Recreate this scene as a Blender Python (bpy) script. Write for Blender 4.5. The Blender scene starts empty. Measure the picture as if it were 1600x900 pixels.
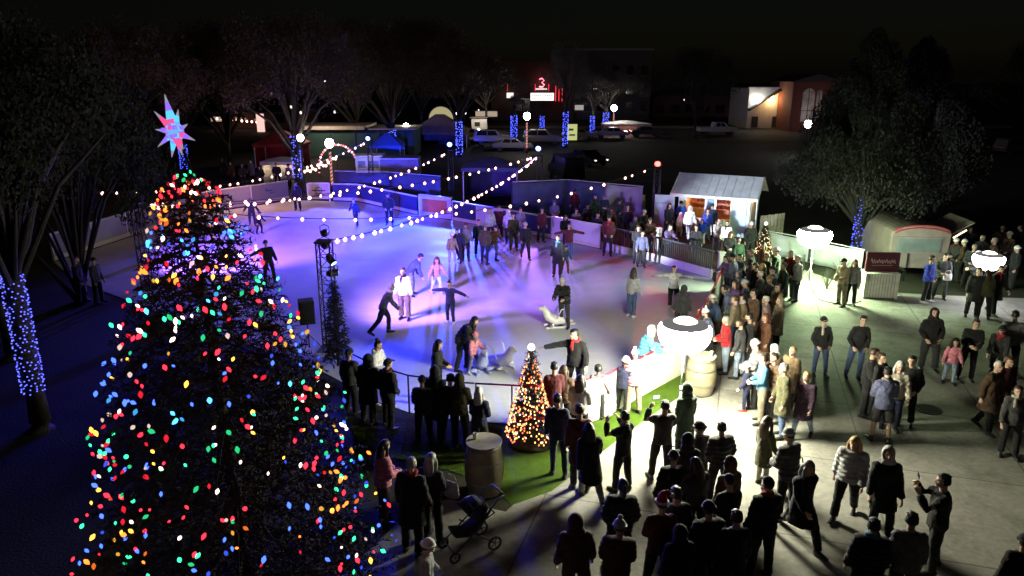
import bpy, bmesh, math, random
from mathutils import Vector, Matrix, noise
R = math.radians
rnd = random.Random(11)
scene = bpy.context.scene
COL = scene.collection
CAM_H, CAM_P, CAM_F = 8.2, R(16.2), 1150.0


def at(px, py, z=0.0):
    """Point of the place at height z that the photograph shows at (px, py)."""
    u = (px - 800) / CAM_F
    v = (450 - py) / CAM_F
    dy = math.cos(CAM_P) + v * math.sin(CAM_P)
    dz = -math.sin(CAM_P) + v * math.cos(CAM_P)
    t = (z - CAM_H) / dz
    return Vector((u * t, dy * t, z))


def on(px, py_base, py):
    """Height above ground of pixel row py over a ground point at row py_base."""
    g = at(px, py_base)
    a = CAM_P - math.atan((450 - py) / CAM_F)
    return CAM_H - g.y * math.tan(a)


# ---------------------------------------------------------------- materials
MATS = {}


def M(name, col, rough=.7, metal=0.0, var=.18, scale=6.0, bump=0.0, coat=0.0, spec=.5, sheen=0.0):
    if name in MATS:
        return MATS[name]
    m = bpy.data.materials.new(name)
    m.use_nodes = True
    nt = m.node_tree
    b = nt.nodes['Principled BSDF']
    b.inputs['Roughness'].default_value = rough
    b.inputs['Metallic'].default_value = metal
    b.inputs['Specular IOR Level'].default_value = spec
    b.inputs['Coat Weight'].default_value = coat
    if sheen:
        b.inputs['Sheen Weight'].default_value = sheen
    tc = nt.nodes.new('ShaderNodeTexCoord')
    nz = nt.nodes.new('ShaderNodeTexNoise')
    nz.inputs['Scale'].default_value = scale
    nz.inputs['Detail'].default_value = 6
    nt.links.new(tc.outputs['Object'], nz.inputs['Vector'])
    mx = nt.nodes.new('ShaderNodeMapRange')
    mx.inputs['From Min'].default_value = .3
    mx.inputs['From Max'].default_value = .7
    mx.inputs['To Min'].default_value = 1 - var
    mx.inputs['To Max'].default_value = 1 + var
    nt.links.new(nz.outputs['Fac'], mx.inputs['Value'])
    vm = nt.nodes.new('ShaderNodeVectorMath')
    vm.operation = 'SCALE'
    vm.inputs[0].default_value = col
    nt.links.new(mx.outputs['Result'], vm.inputs['Scale'])
    nt.links.new(vm.outputs['Vector'], b.inputs['Base Color'])
    if bump:
        bp = nt.nodes.new('ShaderNodeBump')
        bp.inputs['Strength'].default_value = bump
        bp.inputs['Distance'].default_value = .02
        nt.links.new(nz.outputs['Fac'], bp.inputs['Height'])
        nt.links.new(bp.outputs['Normal'], b.inputs['Normal'])
    MATS[name] = m
    return m


def EM(name, col, strength, sample=True):
    if name in MATS:
        return MATS[name]
    m = bpy.data.materials.new(name)
    m.use_nodes = True
    nt = m.node_tree
    nt.nodes.remove(nt.nodes['Principled BSDF'])
    e = nt.nodes.new('ShaderNodeEmission')
    e.inputs['Color'].default_value = (*col, 1)
    e.inputs['Strength'].default_value = strength
    nt.links.new(e.outputs[0], nt.nodes['Material Output'].inputs['Surface'])
    if not sample:
        m.cycles.emission_sampling = 'NONE'
    MATS[name] = m
    return m


# ---------------------------------------------------------------- mesh builder
class MB:
    def __init__(s):
        s.v, s.f, s.m = [], [], []

    def add(s, vs, fs, mi=0):
        o = len(s.v)
        s.v.extend(Vector(p) for p in vs)
        for f in fs:
            s.f.append([i + o for i in f])
            s.m.append(mi)
        return s

    def box(s, c, size, rz=0.0, mi=0, mat=None):
        x, y, z = (d / 2 for d in size)
        vs = [Vector(p) for p in ((-x, -y, -z), (x, -y, -z), (x, y, -z), (-x, y, -z), (-x, -y, z), (x, -y, z), (x, y, z), (-x, y, z))]
        mt = mat if mat is not None else Matrix.Rotation(rz, 3, 'Z')
        c = Vector(c)
        s.add([mt @ p + c for p in vs], [(0, 3, 2, 1), (4, 5, 6, 7), (0, 1, 5, 4), (1, 2, 6, 5), (2, 3, 7, 6), (3, 0, 4, 7)], mi)
        return s

    def tube(s, pts, rad, n=8, mi=0, ref=(0, 0, 1), closed=False, round_ends=False):
        """rad: number, list of numbers or list of (side, depth); ref: 'depth' direction hint."""
        pts = [Vector(p) for p in pts]
        k = len(pts)
        rads = rad if isinstance(rad, (list, tuple)) else [rad] * k
        rads = [r if isinstance(r, (list, tuple)) else (r, r) for r in rads]
        if round_ends:
            d0 = (pts[0] - pts[1]).normalized()
            d1 = (pts[-1] - pts[-2]).normalized()
            a, b = rads[0], rads[-1]
            pre, prer, post, postr = [], [], [], []
            for q in (.85, .5):
                m0, m1 = (a[0] + a[1]) / 2, (b[0] + b[1]) / 2
                pre.append(pts[0] + d0 * m0 * q)
                prer.append((a[0] * math.sqrt(1 - q * q), a[1] * math.sqrt(1 - q * q)))
                post.insert(0, pts[-1] + d1 * m1 * q)
                postr.insert(0, (b[0] * math.sqrt(1 - q * q), b[1] * math.sqrt(1 - q * q)))
            pts = pre + pts + post
            rads = prer + list(rads) + postr
            k = len(pts)
        vs, fs = [], []
        ref = Vector(ref)
        for i, p in enumerate(pts):
            if closed:
                t = pts[(i + 1) % k] - pts[i - 1]
            else:
                t = pts[min(i + 1, k - 1)] - pts[max(i - 1, 0)]
            t = t.normalized() if t.length > 1e-9 else Vector((0, 0, 1))
            dp = ref - t * ref.dot(t)
            if dp.length < 1e-3:
                alt = Vector((0, 1, 0)) if abs(t.y) < .9 else Vector((1, 0, 0))
                dp = alt - t * alt.dot(t)
            dp.normalize()
            sd = dp.cross(t)
            for j in range(n):
                a = 2 * math.pi * j / n
                vs.append(p + sd * math.cos(a) * rads[i][0] + dp * math.sin(a) * rads[i][1])
        for i in range(k if closed else k - 1):
            i2 = (i + 1) % k
            for j in range(n):
                fs.append((i * n + j, i2 * n + j, i2 * n + (j + 1) % n, i * n + (j + 1) % n))
        if not closed:
            fs.append(tuple(range(n)))
            fs.append(tuple((k - 1) * n + j for j in reversed(range(n))))
        # orientation: make it outward
        s.add(vs, [tuple(reversed(f)) for f in fs], mi)
        return s

    def lathe(s, prof, n=20, c=(0, 0, 0), mi=0, cap=True):
        c = Vector(c)
        vs, fs = [], []
        k = len(prof)
        for r, z in prof:
            for j in range(n):
                a = 2 * math.pi * j / n
                vs.append(c + Vector((r * math.cos(a), r * math.sin(a), z)))
        for i in range(k - 1):
            for j in range(n):
                fs.append((i * n + j, i * n + (j + 1) % n, (i + 1) * n + (j + 1) % n, (i + 1) * n + j))
        if cap:
            fs.append(tuple(reversed(range(n))))
            fs.append(tuple((k - 1) * n + j for j in range(n)))
        s.add(vs, fs, mi)
        return s

    def ell(s, c, r, nu=12, nv=8, mi=0, mat=None):
        c = Vector(c)
        vs = [Vector((0, 0, -r[2]))]
        for i in range(1, nv):
            t = math.pi * i / nv
            for j in range(nu):
                a = 2 * math.pi * j / nu
                vs.append(Vector((r[0] * math.sin(t) * math.cos(a), r[1] * math.sin(t) * math.sin(a), -r[2] * math.cos(t))))
        vs.append(Vector((0, 0, r[2])))
        fs = [(0, 1 + (j + 1) % nu, 1 + j) for j in range(nu)]
        for i in range(nv - 2):
            o = 1 + i * nu
            for j in range(nu):
                fs.append((o + j, o + (j + 1) % nu, o + nu + (j + 1) % nu, o + nu + j))
        o = 1 + (nv - 2) * nu
        L = len(vs) - 1
        fs += [(o + j, o + (j + 1) % nu, L) for j in range(nu)]
        if mat is not None:
            vs = [mat @ p for p in vs]
        s.add([p + c for p in vs], fs, mi)
        return s

    def quad(s, a, b, c, d, mi=0):
        return s.add([a, b, c, d], [(0, 1, 2, 3)], mi)

    def mesh(s, name, mats, smooth=False):
        me = bpy.data.meshes.new(name)
        me.from_pydata([tuple(p) for p in s.v], [], s.f)
        for m in (mats if isinstance(mats, (list, tuple)) else [mats]):
            me.materials.append(m)
        me.polygons.foreach_set('material_index', s.m)
        if smooth:
            me.polygons.foreach_set('use_smooth', [True] * len(me.polygons))
        me.update()
        return me

    def build(s, name, mats, parent=None, smooth=False, bevel=0.0, loc=None):
        o = bpy.data.objects.new(name, s.mesh(name, mats, smooth))
        COL.objects.link(o)
        if parent is not None:
            o.parent = parent
        if loc is not None:
            o.location = loc
        if bevel:
            b = o.modifiers.new('bevel', 'BEVEL')
            b.width = bevel
            b.segments = 2
            b.limit_method = 'ANGLE'
        return o


def tag(o, label, cat, group=None, kind=None):
    if label:
        o['label'] = label
    if cat:
        o['category'] = cat
    if group:
        o['group'] = group
    if kind:
        o['kind'] = kind
    return o


def thing(name, label, cat, loc=(0, 0, 0), rz=0.0, group=None, scale=1.0):
    o = bpy.data.objects.new(name, None)
    COL.objects.link(o)
    o.location = loc
    o.rotation_euler = (0, 0, rz)
    o.scale = (scale,) * 3
    o.empty_display_size = .2
    return tag(o, label, cat, group)


def struct(name, mb, mats, **k):
    o = mb.build(name, mats, **k)
    o['kind'] = 'structure'
    return o


def link_copy(o, parent=None, **k):
    c = o.copy()
    COL.objects.link(c)
    c.parent = parent
    return c


def dup(root, loc, rz=0.0, label=None, group=None, scale=None):
    r = root.copy()
    COL.objects.link(r)
    r.location = loc
    r.rotation_euler = (0, 0, rz)
    if scale:
        r.scale = (scale,) * 3
    if label:
        r['label'] = label
    if group:
        r['group'] = group
    for ch in list(root.children):
        c = link_copy(ch, r)
        for g in list(ch.children):
            link_copy(g, c)
    return r


def sheet(name, pts, z, mat, kind='structure'):
    mb = MB()
    mb.add([(p[0], p[1], z) for p in pts], [tuple(range(len(pts)))])
    o = mb.build(name, mat)
    if o.data.polygons[0].normal.z < 0:
        o.data.flip_normals()
    o['kind'] = kind
    return o


def lamp(name, kind, loc, col, power, radius=.1, target=None, angle=60, blend=.5):
    d = bpy.data.lights.new(name, kind)
    d.color = col
    d.energy = power
    if kind in ('POINT', 'SPOT'):
        d.shadow_soft_size = radius
    o = bpy.data.objects.new(name, d)
    COL.objects.link(o)
    o.location = loc
    if kind == 'SPOT':
        d.spot_size = R(angle)
        d.spot_blend = blend
    if target is not None:
        o.rotation_euler = (Vector(target) - Vector(loc)).to_track_quat('-Z', 'Y').to_euler()
    return o
# ---------------------------------------------------------------- people
SKIN = {
    'light': M('skin_light', (.52, .33, .25), .55, var=.06, scale=20),
    'mid': M('skin_mid', (.36, .21, .14), .55, var=.06, scale=20),
    'dark': M('skin_dark', (.12, .065, .04), .5, var=.06, scale=20),
}
EYE = M('eye_dark', (.02, .015, .012), .3, var=0)
LIP = M('lip', (.30, .12, .10), .5, var=0)
FAB = {
    'black': (.012, .012, .014), 'navy': (.016, .02, .055), 'charcoal': (.03, .03, .034), 'dark grey': (.055, .055, .06),
    'grey': (.16, .16, .17), 'light grey': (.38, .38, .40), 'white': (.72, .72, .74), 'red': (.34, .018, .024), 'maroon': (.075, .012, .018),
    'pink': (.62, .22, .28), 'pale pink': (.45, .29, .30), 'tan': (.20, .14, .08), 'beige': (.27, .22, .15), 'brown': (.075, .042, .025),
    'olive': (.06, .058, .028), 'blue': (.03, .05, .42), 'royal blue': (.02, .07, .50), 'sky blue': (.08, .42, .65), 'denim blue': (.055, .09, .19),
    'slate blue': (.11, .12, .22), 'light denim': (.22, .28, .38), 'khaki': (.17, .145, .10), 'dark green': (.018, .04, .025), 'lavender': (.19, .17, .28),
    'violet': (.12, .07, .20), 'steel blue': (.06, .19, .33), 'rust': (.11, .045, .025), 'cream': (.42, .38, .31), 'purple': (.026, .011, .028),
    'yellow': (.6, .45, .06), 'silver': (.45, .45, .46),
}


def fab(c):
    return M('cloth_' + c.replace(' ', '_'), FAB[c], .9, var=.28, scale=9, bump=.25, sheen=.15, spec=.25)


HAIRC = {'black': (.01, .009, .009), 'brown': (.045, .025, .014), 'blond': (.38, .25, .10), 'grey': (.25, .25, .25), 'white': (.55, .54, .52), 'auburn': (.10, .035, .015)}


def hairm(c):
    return M('hair_' + c, HAIRC[c], .5, var=.35, scale=40, bump=.3)


SHOE = {'black': M('shoe_black', (.012, .012, .012), .5), 'white': M('shoe_white', (.6, .6, .6), .5), 'red': M('shoe_red', (.4, .04, .03), .5),
        'brown': M('shoe_brown', (.07, .04, .02), .6)}
STEEL = M('blade_steel', (.6, .6, .62), .25, 1.0)


def rotm(axis, deg):
    return Matrix.Rotation(R(deg), 3, axis)


class Pose:
    """Joint positions of a 1.72 m figure facing +Y from a few angles (degrees)."""

    def __init__(s, lean=2, legs=((4, 4, 4), (-3, 4, 3)), arms=((5, 9, 12), (5, 9, 12)), head=(0, 0), twist=0, hs=1.0, armrot=(0, 0)):
        # legs: (thigh forward, thigh outward, knee bend); arms: (forward, outward, elbow bend); index 0 = left (-X)
        s.hs = hs
        s.legs, s.arms_deg = [], arms
        T, S, F = .43, .42, .085
        lows = []
        for i, (fw, outw, kb) in enumerate(legs):
            sx = -1 if i == 0 else 1
            hip = Vector((sx * .092, 0, 0))
            m = rotm('Y', -sx * outw) @ rotm('X', fw)
            d1 = m @ Vector((0, 0, -1))
            m2 = rotm('Y', -sx * outw * .5) @ rotm('X', fw - kb)
            d2 = m2 @ Vector((0, 0, -1))
            kn = hip + d1 * T
            an = kn + d2 * S
            pitch = max(-55, min(20, (fw - kb) * (.8 if fw - kb < -15 else .15)))
            fm = rotm('Z', -sx * 8) @ rotm('X', pitch)
            low = min((an + fm @ Vector((0, y, -F))).z for y in (-.06, .17))
            lows.append(low)
            s.legs.append([hip, kn, an, fm])
        dz = -min(lows)
        for L in s.legs:
            for k in range(3):
                L[k] = L[k] + Vector((0, 0, dz))
        s.pel = Vector((0, 0, dz))
        # spine
        s.spine = [s.pel]
        s.spd = []
        p = s.pel.copy()
        for k, (ln, w) in enumerate(((.17, .55), (.17, .9), (.13, 1.1), (.06, 1.1))):
            m = rotm('Z', twist * (k + 1) / 4) @ rotm('X', -lean * w)
            d = m @ Vector((0, 0, 1))
            p = p + d * ln
            s.spine.append(p.copy())
            s.spd.append(m)
        chest = s.spd[2]
        s.chestm = chest
        shc = s.spine[3] - (s.spine[3] - s.spine[2]).normalized() * .02
        s.arms = []
        for i, (fw, outw, eb) in enumerate(arms):
            sx = -1 if i == 0 else 1
            sh = shc + chest @ Vector((sx * .172, 0, 0))
            base = rotm('Z', twist) @ rotm('X', -lean * .6)
            m = base @ rotm('X', fw) @ rotm('Y', -sx * outw)
            d1 = m @ Vector((0, 0, -1))
            el = sh + d1 * .285
            m2 = base @ rotm('X', fw) @ rotm('Y', -sx * outw) @ rotm('Z', sx * armrot[i]) @ rotm('X', eb)
            d2 = m2 @ Vector((0, 0, -1))
            wr = el + d2 * .255
            s.arms.append((sh, el, wr, m2, sx))
        # head
        s.headm = rotm('Z', twist + head[0]) @ rotm('X', -lean * .35 - head[1])
        s.neck = s.spine[4]
        nd = (rotm('X', -lean * .7) @ Vector((0, 0, 1)))
        s.headc = s.neck + nd * .085 + s.headm @ Vector((0, .02, .10 * hs))
        s.top = s.headc + s.headm @ Vector((0, 0, .122 * hs))


def head_shape(p, hs=1.0):
    return p * hs


def add_head(mb, ps):
    vs, fs = [], []
    nu, nv = 20, 14
    raw = MB()
    raw.ell((0, 0, 0), (.078, .098, .122), nu, nv)
    for p in raw.v:
        if p.z < -.02:      # jaw narrows and comes forward
            k = (-p.z - .02) / .1
            p.x *= 1 - .32 * k
            if p.y < 0:
                p.y *= 1 - .45 * k
            else:
                p.y *= 1 - .05 * k
        if p.y > .06 and -.01 < p.z < .03:
            p.y -= .006
    mb.add([ps.headc + ps.headm @ (p * ps.hs) for p in raw.v], raw.f)
    f = MB()
    f.tube([(0, .088, .025), (0, .106, -.012), (0, .112, -.03), (0, .098, -.036)], [.008, .012, .015, .011], 8)    # nose
    f.tube([(-.022, .088, -.066), (0, .096, -.066), (.022, .088, -.066)], .009, 6)      # lips
    f.ell((0, .078, -.104), (.024, .02, .018), 8, 6)                                       # chin
    for sx in (-1, 1):
        f.ell((sx * .077, -.006, -.008), (.012, .022, .034), 8, 6)                         # ears
        f.tube([(sx * .012, .093, .03), (sx * .045, .084, .032)], .008, 6)                # brow ridge
    mb.add([ps.headc + ps.headm @ (p * ps.hs) for p in f.v], f.f)


def add_hand(mb, wr, m, sx, curl=22):
    """Palm, four unequal fingers and a side thumb at wrist wr; m: forearm frame (-Z along it)."""
    h = MB()
    h.tube([(0, 0, .03), (0, 0, -.02), (0, 0, -.055), (0, 0, -.085)], [(.021, .024), (.017, .034), (.015, .040), (.012, .038)], 10, ref=(0, 1, 0), round_ends=True)
    for k, (y, L) in enumerate(((.033, .066), (.0115, .076), (-.0105, .070), (-.032, .056))):
        p = Vector((0, y, -.085))
        pts = [Vector((0, y * .8, -.06)), p]
        a = 0
        for seg in (.42, .33, .25):
            a += curl * (1 + .12 * k)
            p = p + Vector((-sx * math.sin(R(a)), y * .12, -math.cos(R(a)))) * L * seg
            pts.append(p)
        h.tube(pts, [.0095, .0095, .009, .0082, .007], 7, ref=(0, 1, 0), round_ends=True)
    h.tube([(0, .022, -.025), (-sx * .012, .046, -.048), (-sx * .022, .058, -.078), (-sx * .028, .056, -.098)], [.013, .012, .0105, .008], 7, round_ends=True)
    mb.add([wr + m @ p for p in h.v], h.f)


def remesh(mb, voxel, smooth_it, wrinkle=0.0, seed=0.0, name='m'):
    me = mb.mesh(name, [])
    o = bpy.data.objects.new('tmp', me)
    COL.objects.link(o)
    r = o.modifiers.new('r', 'REMESH')
    r.mode = 'VOXEL'
    r.voxel_size = voxel
    if smooth_it:
        sm = o.modifiers.new('s', 'SMOOTH')
        sm.iterations = smooth_it
        sm.factor = .5
    dg = bpy.context.evaluated_depsgraph_get()
    out = bpy.data.meshes.new_from_object(o.evaluated_get(dg))
    bpy.data.objects.remove(o)
    bpy.data.meshes.remove(me)
    out.name = name
    if wrinkle:
        off = Vector((seed, seed * 1.7, 0))
        nrm = [v.normal.copy() for v in out.vertices]
        for v in out.vertices:
            q = v.co.copy()
            n = noise.noise(Vector((q.x * 8, q.y * 8, q.z * 7)) + off) + .8 * (1 - 2 * abs(noise.noise(Vector((q.x * 13, q.y * 13, q.z * 19)) + off)))
            v.co = q + nrm[v.index] * n * wrinkle
    out.polygons.foreach_set('use_smooth', [True] * len(out.polygons))
    return out


POSES = {
    'stand': Pose(arms=((4, 10, 14), (6, 9, 18))),
    'relaxed': Pose(lean=1, legs=((8, 5, 8), (-3, 5, 2)), arms=((-2, 16, 55), (-2, 16, 55)), armrot=(38, 38)),
    'watch': Pose(lean=4, legs=((3, 6, 3), (-2, 6, 3)), arms=((14, 8, 70), (12, 8, 75)), armrot=(32, 32), head=(8, 6)),
    'photo': Pose(lean=-1, legs=((4, 6, 4), (-4, 5, 2)), arms=((60, 20, 100), (58, 20, 104)), armrot=(22, 22), head=(0, -2)),
    'walk': Pose(lean=4, legs=((24, 2, 6), (-20, 2, 26)), arms=((-20, 8, 18), (24, 8, 26))),
    'stroll': Pose(lean=3, legs=((-14, 2, 16), (16, 2, 5)), arms=((16, 8, 20), (-12, 8, 16)), head=(-12, 5)),
    'stride': Pose(lean=6, legs=((32, 2, 14), (-26, 2, 34)), arms=((-24, 8, 30), (26, 8, 40))),
    'glide': Pose(lean=12, legs=((14, 4, 24), (-18, 6, 18)), arms=((10, 28, 20), (-8, 32, 18))),
    'spread': Pose(lean=8, legs=((8, 3, 14), (2, 5, 12)), arms=((10, 76, 10), (6, 82, 6))),
    'bend': Pose(lean=46, legs=((20, 5, 24), (2, 6, 14)), arms=((30, 8, 16), (34, 8, 14)), head=(0, -10)),
    'push': Pose(lean=32, legs=((24, 3, 26), (-22, 4, 20)), arms=((40, 4, 22), (42, 4, 20)), head=(0, -12)),
    'reach': Pose(lean=6, legs=((6, 6, 8), (-4, 8, 6)), arms=((6, 14, 30), (20, 72, 8)), head=(-35, 4)),
    'rail': Pose(lean=20, legs=((4, 5, 6), (-6, 6, 4)), arms=((38, 10, 60), (40, 10, 58)), armrot=(20, 20), head=(0, -6)),
    'child': Pose(lean=3, hs=1.28, legs=((5, 6, 5), (-4, 5, 5)), arms=((12, 14, 24), (8, 14, 20)), head=(10, 0)),
    'childskate': Pose(lean=14, hs=1.25, legs=((12, 8, 22), (0, 8, 18)), arms=((30, 22, 20), (24, 26, 20))),
    'sit': Pose(lean=6, legs=((78, 6, 80), (80, 6, 82)), arms=((24, 8, 50), (26, 8, 46)), armrot=(20, 20), head=(5, 4)),
}
POSES['photo_one'] = Pose(lean=0, legs=((4, 6, 4), (-3, 5, 3)), arms=((8, 10, 40), (62, 20, 86)), armrot=(20, 22))
_mesh_cache = {}


def body_mesh(pose):
    k = ('body', pose)
    if k in _mesh_cache:
        return _mesh_cache[k]
    ps = POSES[pose]
    mb = MB()
    sp = ps.spine
    fwd = ps.chestm @ Vector((0, 1, 0))
    mb.tube([sp[0] + Vector((0, 0, -.05)), sp[0] + Vector((0, 0, .03)), sp[1], sp[2], sp[3] - (sp[3] - sp[2]) * .2, sp[4]],
            [(.12, .085), (.145, .10), (.125, .09), (.15, .105), (.15, .085), (.06, .055)], 16, ref=fwd, round_ends=True)
    mb.tube([sp[3], sp[4], ps.headc + ps.headm @ Vector((0, -.02, -.05))], [(.07, .06), (.055, .056), (.05, .052)], 12, ref=fwd, round_ends=True)
    for hip, kn, an, fm in ps.legs:
        mb.tube([hip, hip.lerp(kn, .5), kn, kn.lerp(an, .35), an], [.075, .068, .052, .05, .034], 12, ref=(0, 1, 0), round_ends=True)
        mb.tube([an + fm @ Vector((0, -.03, -.045)), an + fm @ Vector((0, .12, -.06))], [.03, .026], 8, round_ends=True)
    for sh, el, wr, m2, sx in ps.arms:
        mb.tube([sh, sh.lerp(el, .5), el, el.lerp(wr, .3), wr], [.05, .043, .036, .037, .024], 10, ref=(0, 1, 0), round_ends=True)
        add_hand(mb, wr, m2, sx)
    add_head(mb, ps)
    me = remesh(mb, .0095, 1, name='person_body')
    for m in (SKIN['light'], EYE, LIP):
        me.materials.append(m)
    inv = ps.headm.inverted()
    mi = [0] * len(me.polygons)
    for i, p in enumerate(me.polygons):
        q = (inv @ (p.center - ps.headc)) / ps.hs
        if q.y > .07:
            if abs(abs(q.x) - .031) < .012 and abs(q.z - .008) < .0085:
                mi[i] = 1
            elif abs(q.x) < .022 and abs(q.z + .066) < .008:
                mi[i] = 2
    me.polygons.foreach_set('material_index', mi)
    _mesh_cache[k] = me
    return me


def top_mesh(pose, style):
    """style: jacket, coat, puffer, sweater, hoodie."""
    k = (style, pose)
    if k in _mesh_cache:
        return _mesh_cache[k]
    ps = POSES[pose]
    mb = MB()
    sp = ps.spine
    fwd = ps.chestm @ Vector((0, 1, 0))
    e = {'jacket': .030, 'coat': .034, 'puffer': .050, 'sweater': .020, 'hoodie': .030}[style]
    lo = {'jacket': -.10, 'coat': -.42, 'puffer': -.09, 'sweater': -.07, 'hoodie': -.09}[style]
    kn = (ps.legs[0][1] + ps.legs[1][1]) / 2
    pts = [sp[0] + Vector((0, 0, .03)), sp[1], sp[2], sp[3] - (sp[3] - sp[2]) * .15, sp[3] + (sp[4] - sp[3]) * .55, sp[4] + (sp[4] - sp[3]) * .12]
    rr = [(.155 + e, .11 + e), (.138 + e, .10 + e), (.158 + e, .112 + e), (.162 + e, .092 + e * .8), (.10 + e * .7, .07 + e * .7), (.064 + e * .5, .062 + e * .5)]
    if style == 'coat':
        dn = (kn - sp[0]).normalized()
        wide = abs(ps.legs[0][1].y - ps.legs[1][1].y) / 2
        pts = [sp[0] + dn * .36, sp[0] + dn * .18] + pts
        rr = [(.19 + e, .125 + e + wide * .8), (.175 + e, .115 + e + wide * .4)] + rr
    else:
        pts = [sp[0] + Vector((0, 0, lo))] + pts
        rr = [(.158 + e, .115 + e)] + rr
    mb.tube(pts, rr, 20, ref=fwd)
    for sh, el, wr, m2, sx in ps.arms:
        d = (wr - el).normalized()
        mb.tube([sh - ps.chestm @ Vector((sx * .03, 0, 0)), sh.lerp(el, .45), el, el.lerp(wr, .5), wr - d * .012],
                [.070 + e * .6, .058 + e * .6, .047 + e * .6, .043 + e * .6, .036 + e * .55], 12, ref=(0, 1, 0), round_ends=False)
        mb.ell(sh + ps.chestm @ Vector((-sx * .02, 0, .0)), (.076 + e * .6, .074 + e * .6, .070 + e * .6), 12, 8)
    mb.ell(sp[3] + (sp[4] - sp[3]) * .2, (.15 + e * .5, .075 + e * .6, .055 + e * .4), 14, 8, mat=ps.chestm)
    if style == 'hoodie':
        c = sp[4] + ps.chestm @ Vector((0, -.075, .0))
        mb.ell(c, (.11, .06, .07), 12, 8, mat=ps.chestm)
    me = remesh(mb, .018, 3, .012 if style != 'puffer' else .008, seed=len(_mesh_cache), name=style)
    if style == 'puffer':
        nrm = [v.normal.copy() for v in me.vertices]
        for v in me.vertices:
            v.co += nrm[v.index] * (.009 * math.sin(v.co.z * 62))
    me.materials.append(None)
    _mesh_cache[k] = me
    return me


def leg_mesh(pose, style):
    """style: trousers, jeans (slim), wide, shorts."""
    k = (style, pose)
    if k in _mesh_cache:
        return _mesh_cache[k]
    ps = POSES[pose]
    mb = MB()
    sp = ps.spine
    e = {'trousers': .012, 'jeans': .004, 'wide': .022, 'shorts': .022}[style]
    mb.tube([sp[0] + Vector((0, 0, -.06)), sp[0] + Vector((0, 0, .03)), sp[0] + (sp[1] - sp[0]) * .7], [(.148, .108), (.164, .118), (.15, .11)], 16, ref=(0, 1, 0), round_ends=False)
    for hip, kn, an, fm in ps.legs:
        if style == 'shorts':
            mb.tube([hip, hip.lerp(kn, .5), kn], [.092, .088 + e, .086 + e], 14, ref=(0, 1, 0))
        else:
            lo = an + (kn - an) * .02
            mb.tube([hip, hip.lerp(kn, .5), kn, kn.lerp(an, .4), kn.lerp(an, .75), lo],
                    [.090, .083 + e, .063 + e, .057 + e, .048 + e * 1.4, .046 + e * 1.9], 14, ref=(0, 1, 0))
    me = remesh(mb, .016, 2, .010, seed=len(_mesh_cache) * 1.3, name=style)
    me.materials.append(None)
    _mesh_cache[k] = me
    return me


def shoe_mesh(kind):
    k = ('shoe', kind)
    if k in _mesh_cache:
        return _mesh_cache[k]
    mb = MB()
    mb.tube([(0, -.055, -.035), (0, .0, -.038), (0, .07, -.048), (0, .15, -.058), (0, .185, -.062)],
            [(.036, .036), (.04, .044), (.045, .034), (.042, .024), (.03, .018)], 12, ref=(0, 0, 1), round_ends=True)
    mb.tube([(0, -.012, .06 if kind != 'boot' else .16), (0, -.012, .0), (0, -.01, -.04)], [.05, .046, .043], 12, ref=(0, 1, 0))
    me = remesh(mb, .009, 2, name='shoe')
    b = MB()
    me.materials.append(SHOE['black'])
    bm = bmesh.new()
    bm.from_mesh(me)
    for sz in ((0, .06, -.079, .085, .27, .012),):
        g = bmesh.ops.create_cube(bm, size=1, matrix=Matrix.Translation(sz[:3]) @ Matrix.Diagonal((*sz[3:], 1)))
        bmesh.ops.bevel(bm, geom=list({e for v in g['verts'] for e in v.link_edges}), offset=.004, segments=1, affect='EDGES')
    if kind == 'skate':
        g = bmesh.ops.create_cube(bm, size=1, matrix=Matrix.Translation((0, .06, -.098)) @ Matrix.Diagonal((.006, .27, .03, 1)))
    bm.to_mesh(me)
    bm.free()
    _mesh_cache[k] = me
    return me


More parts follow.
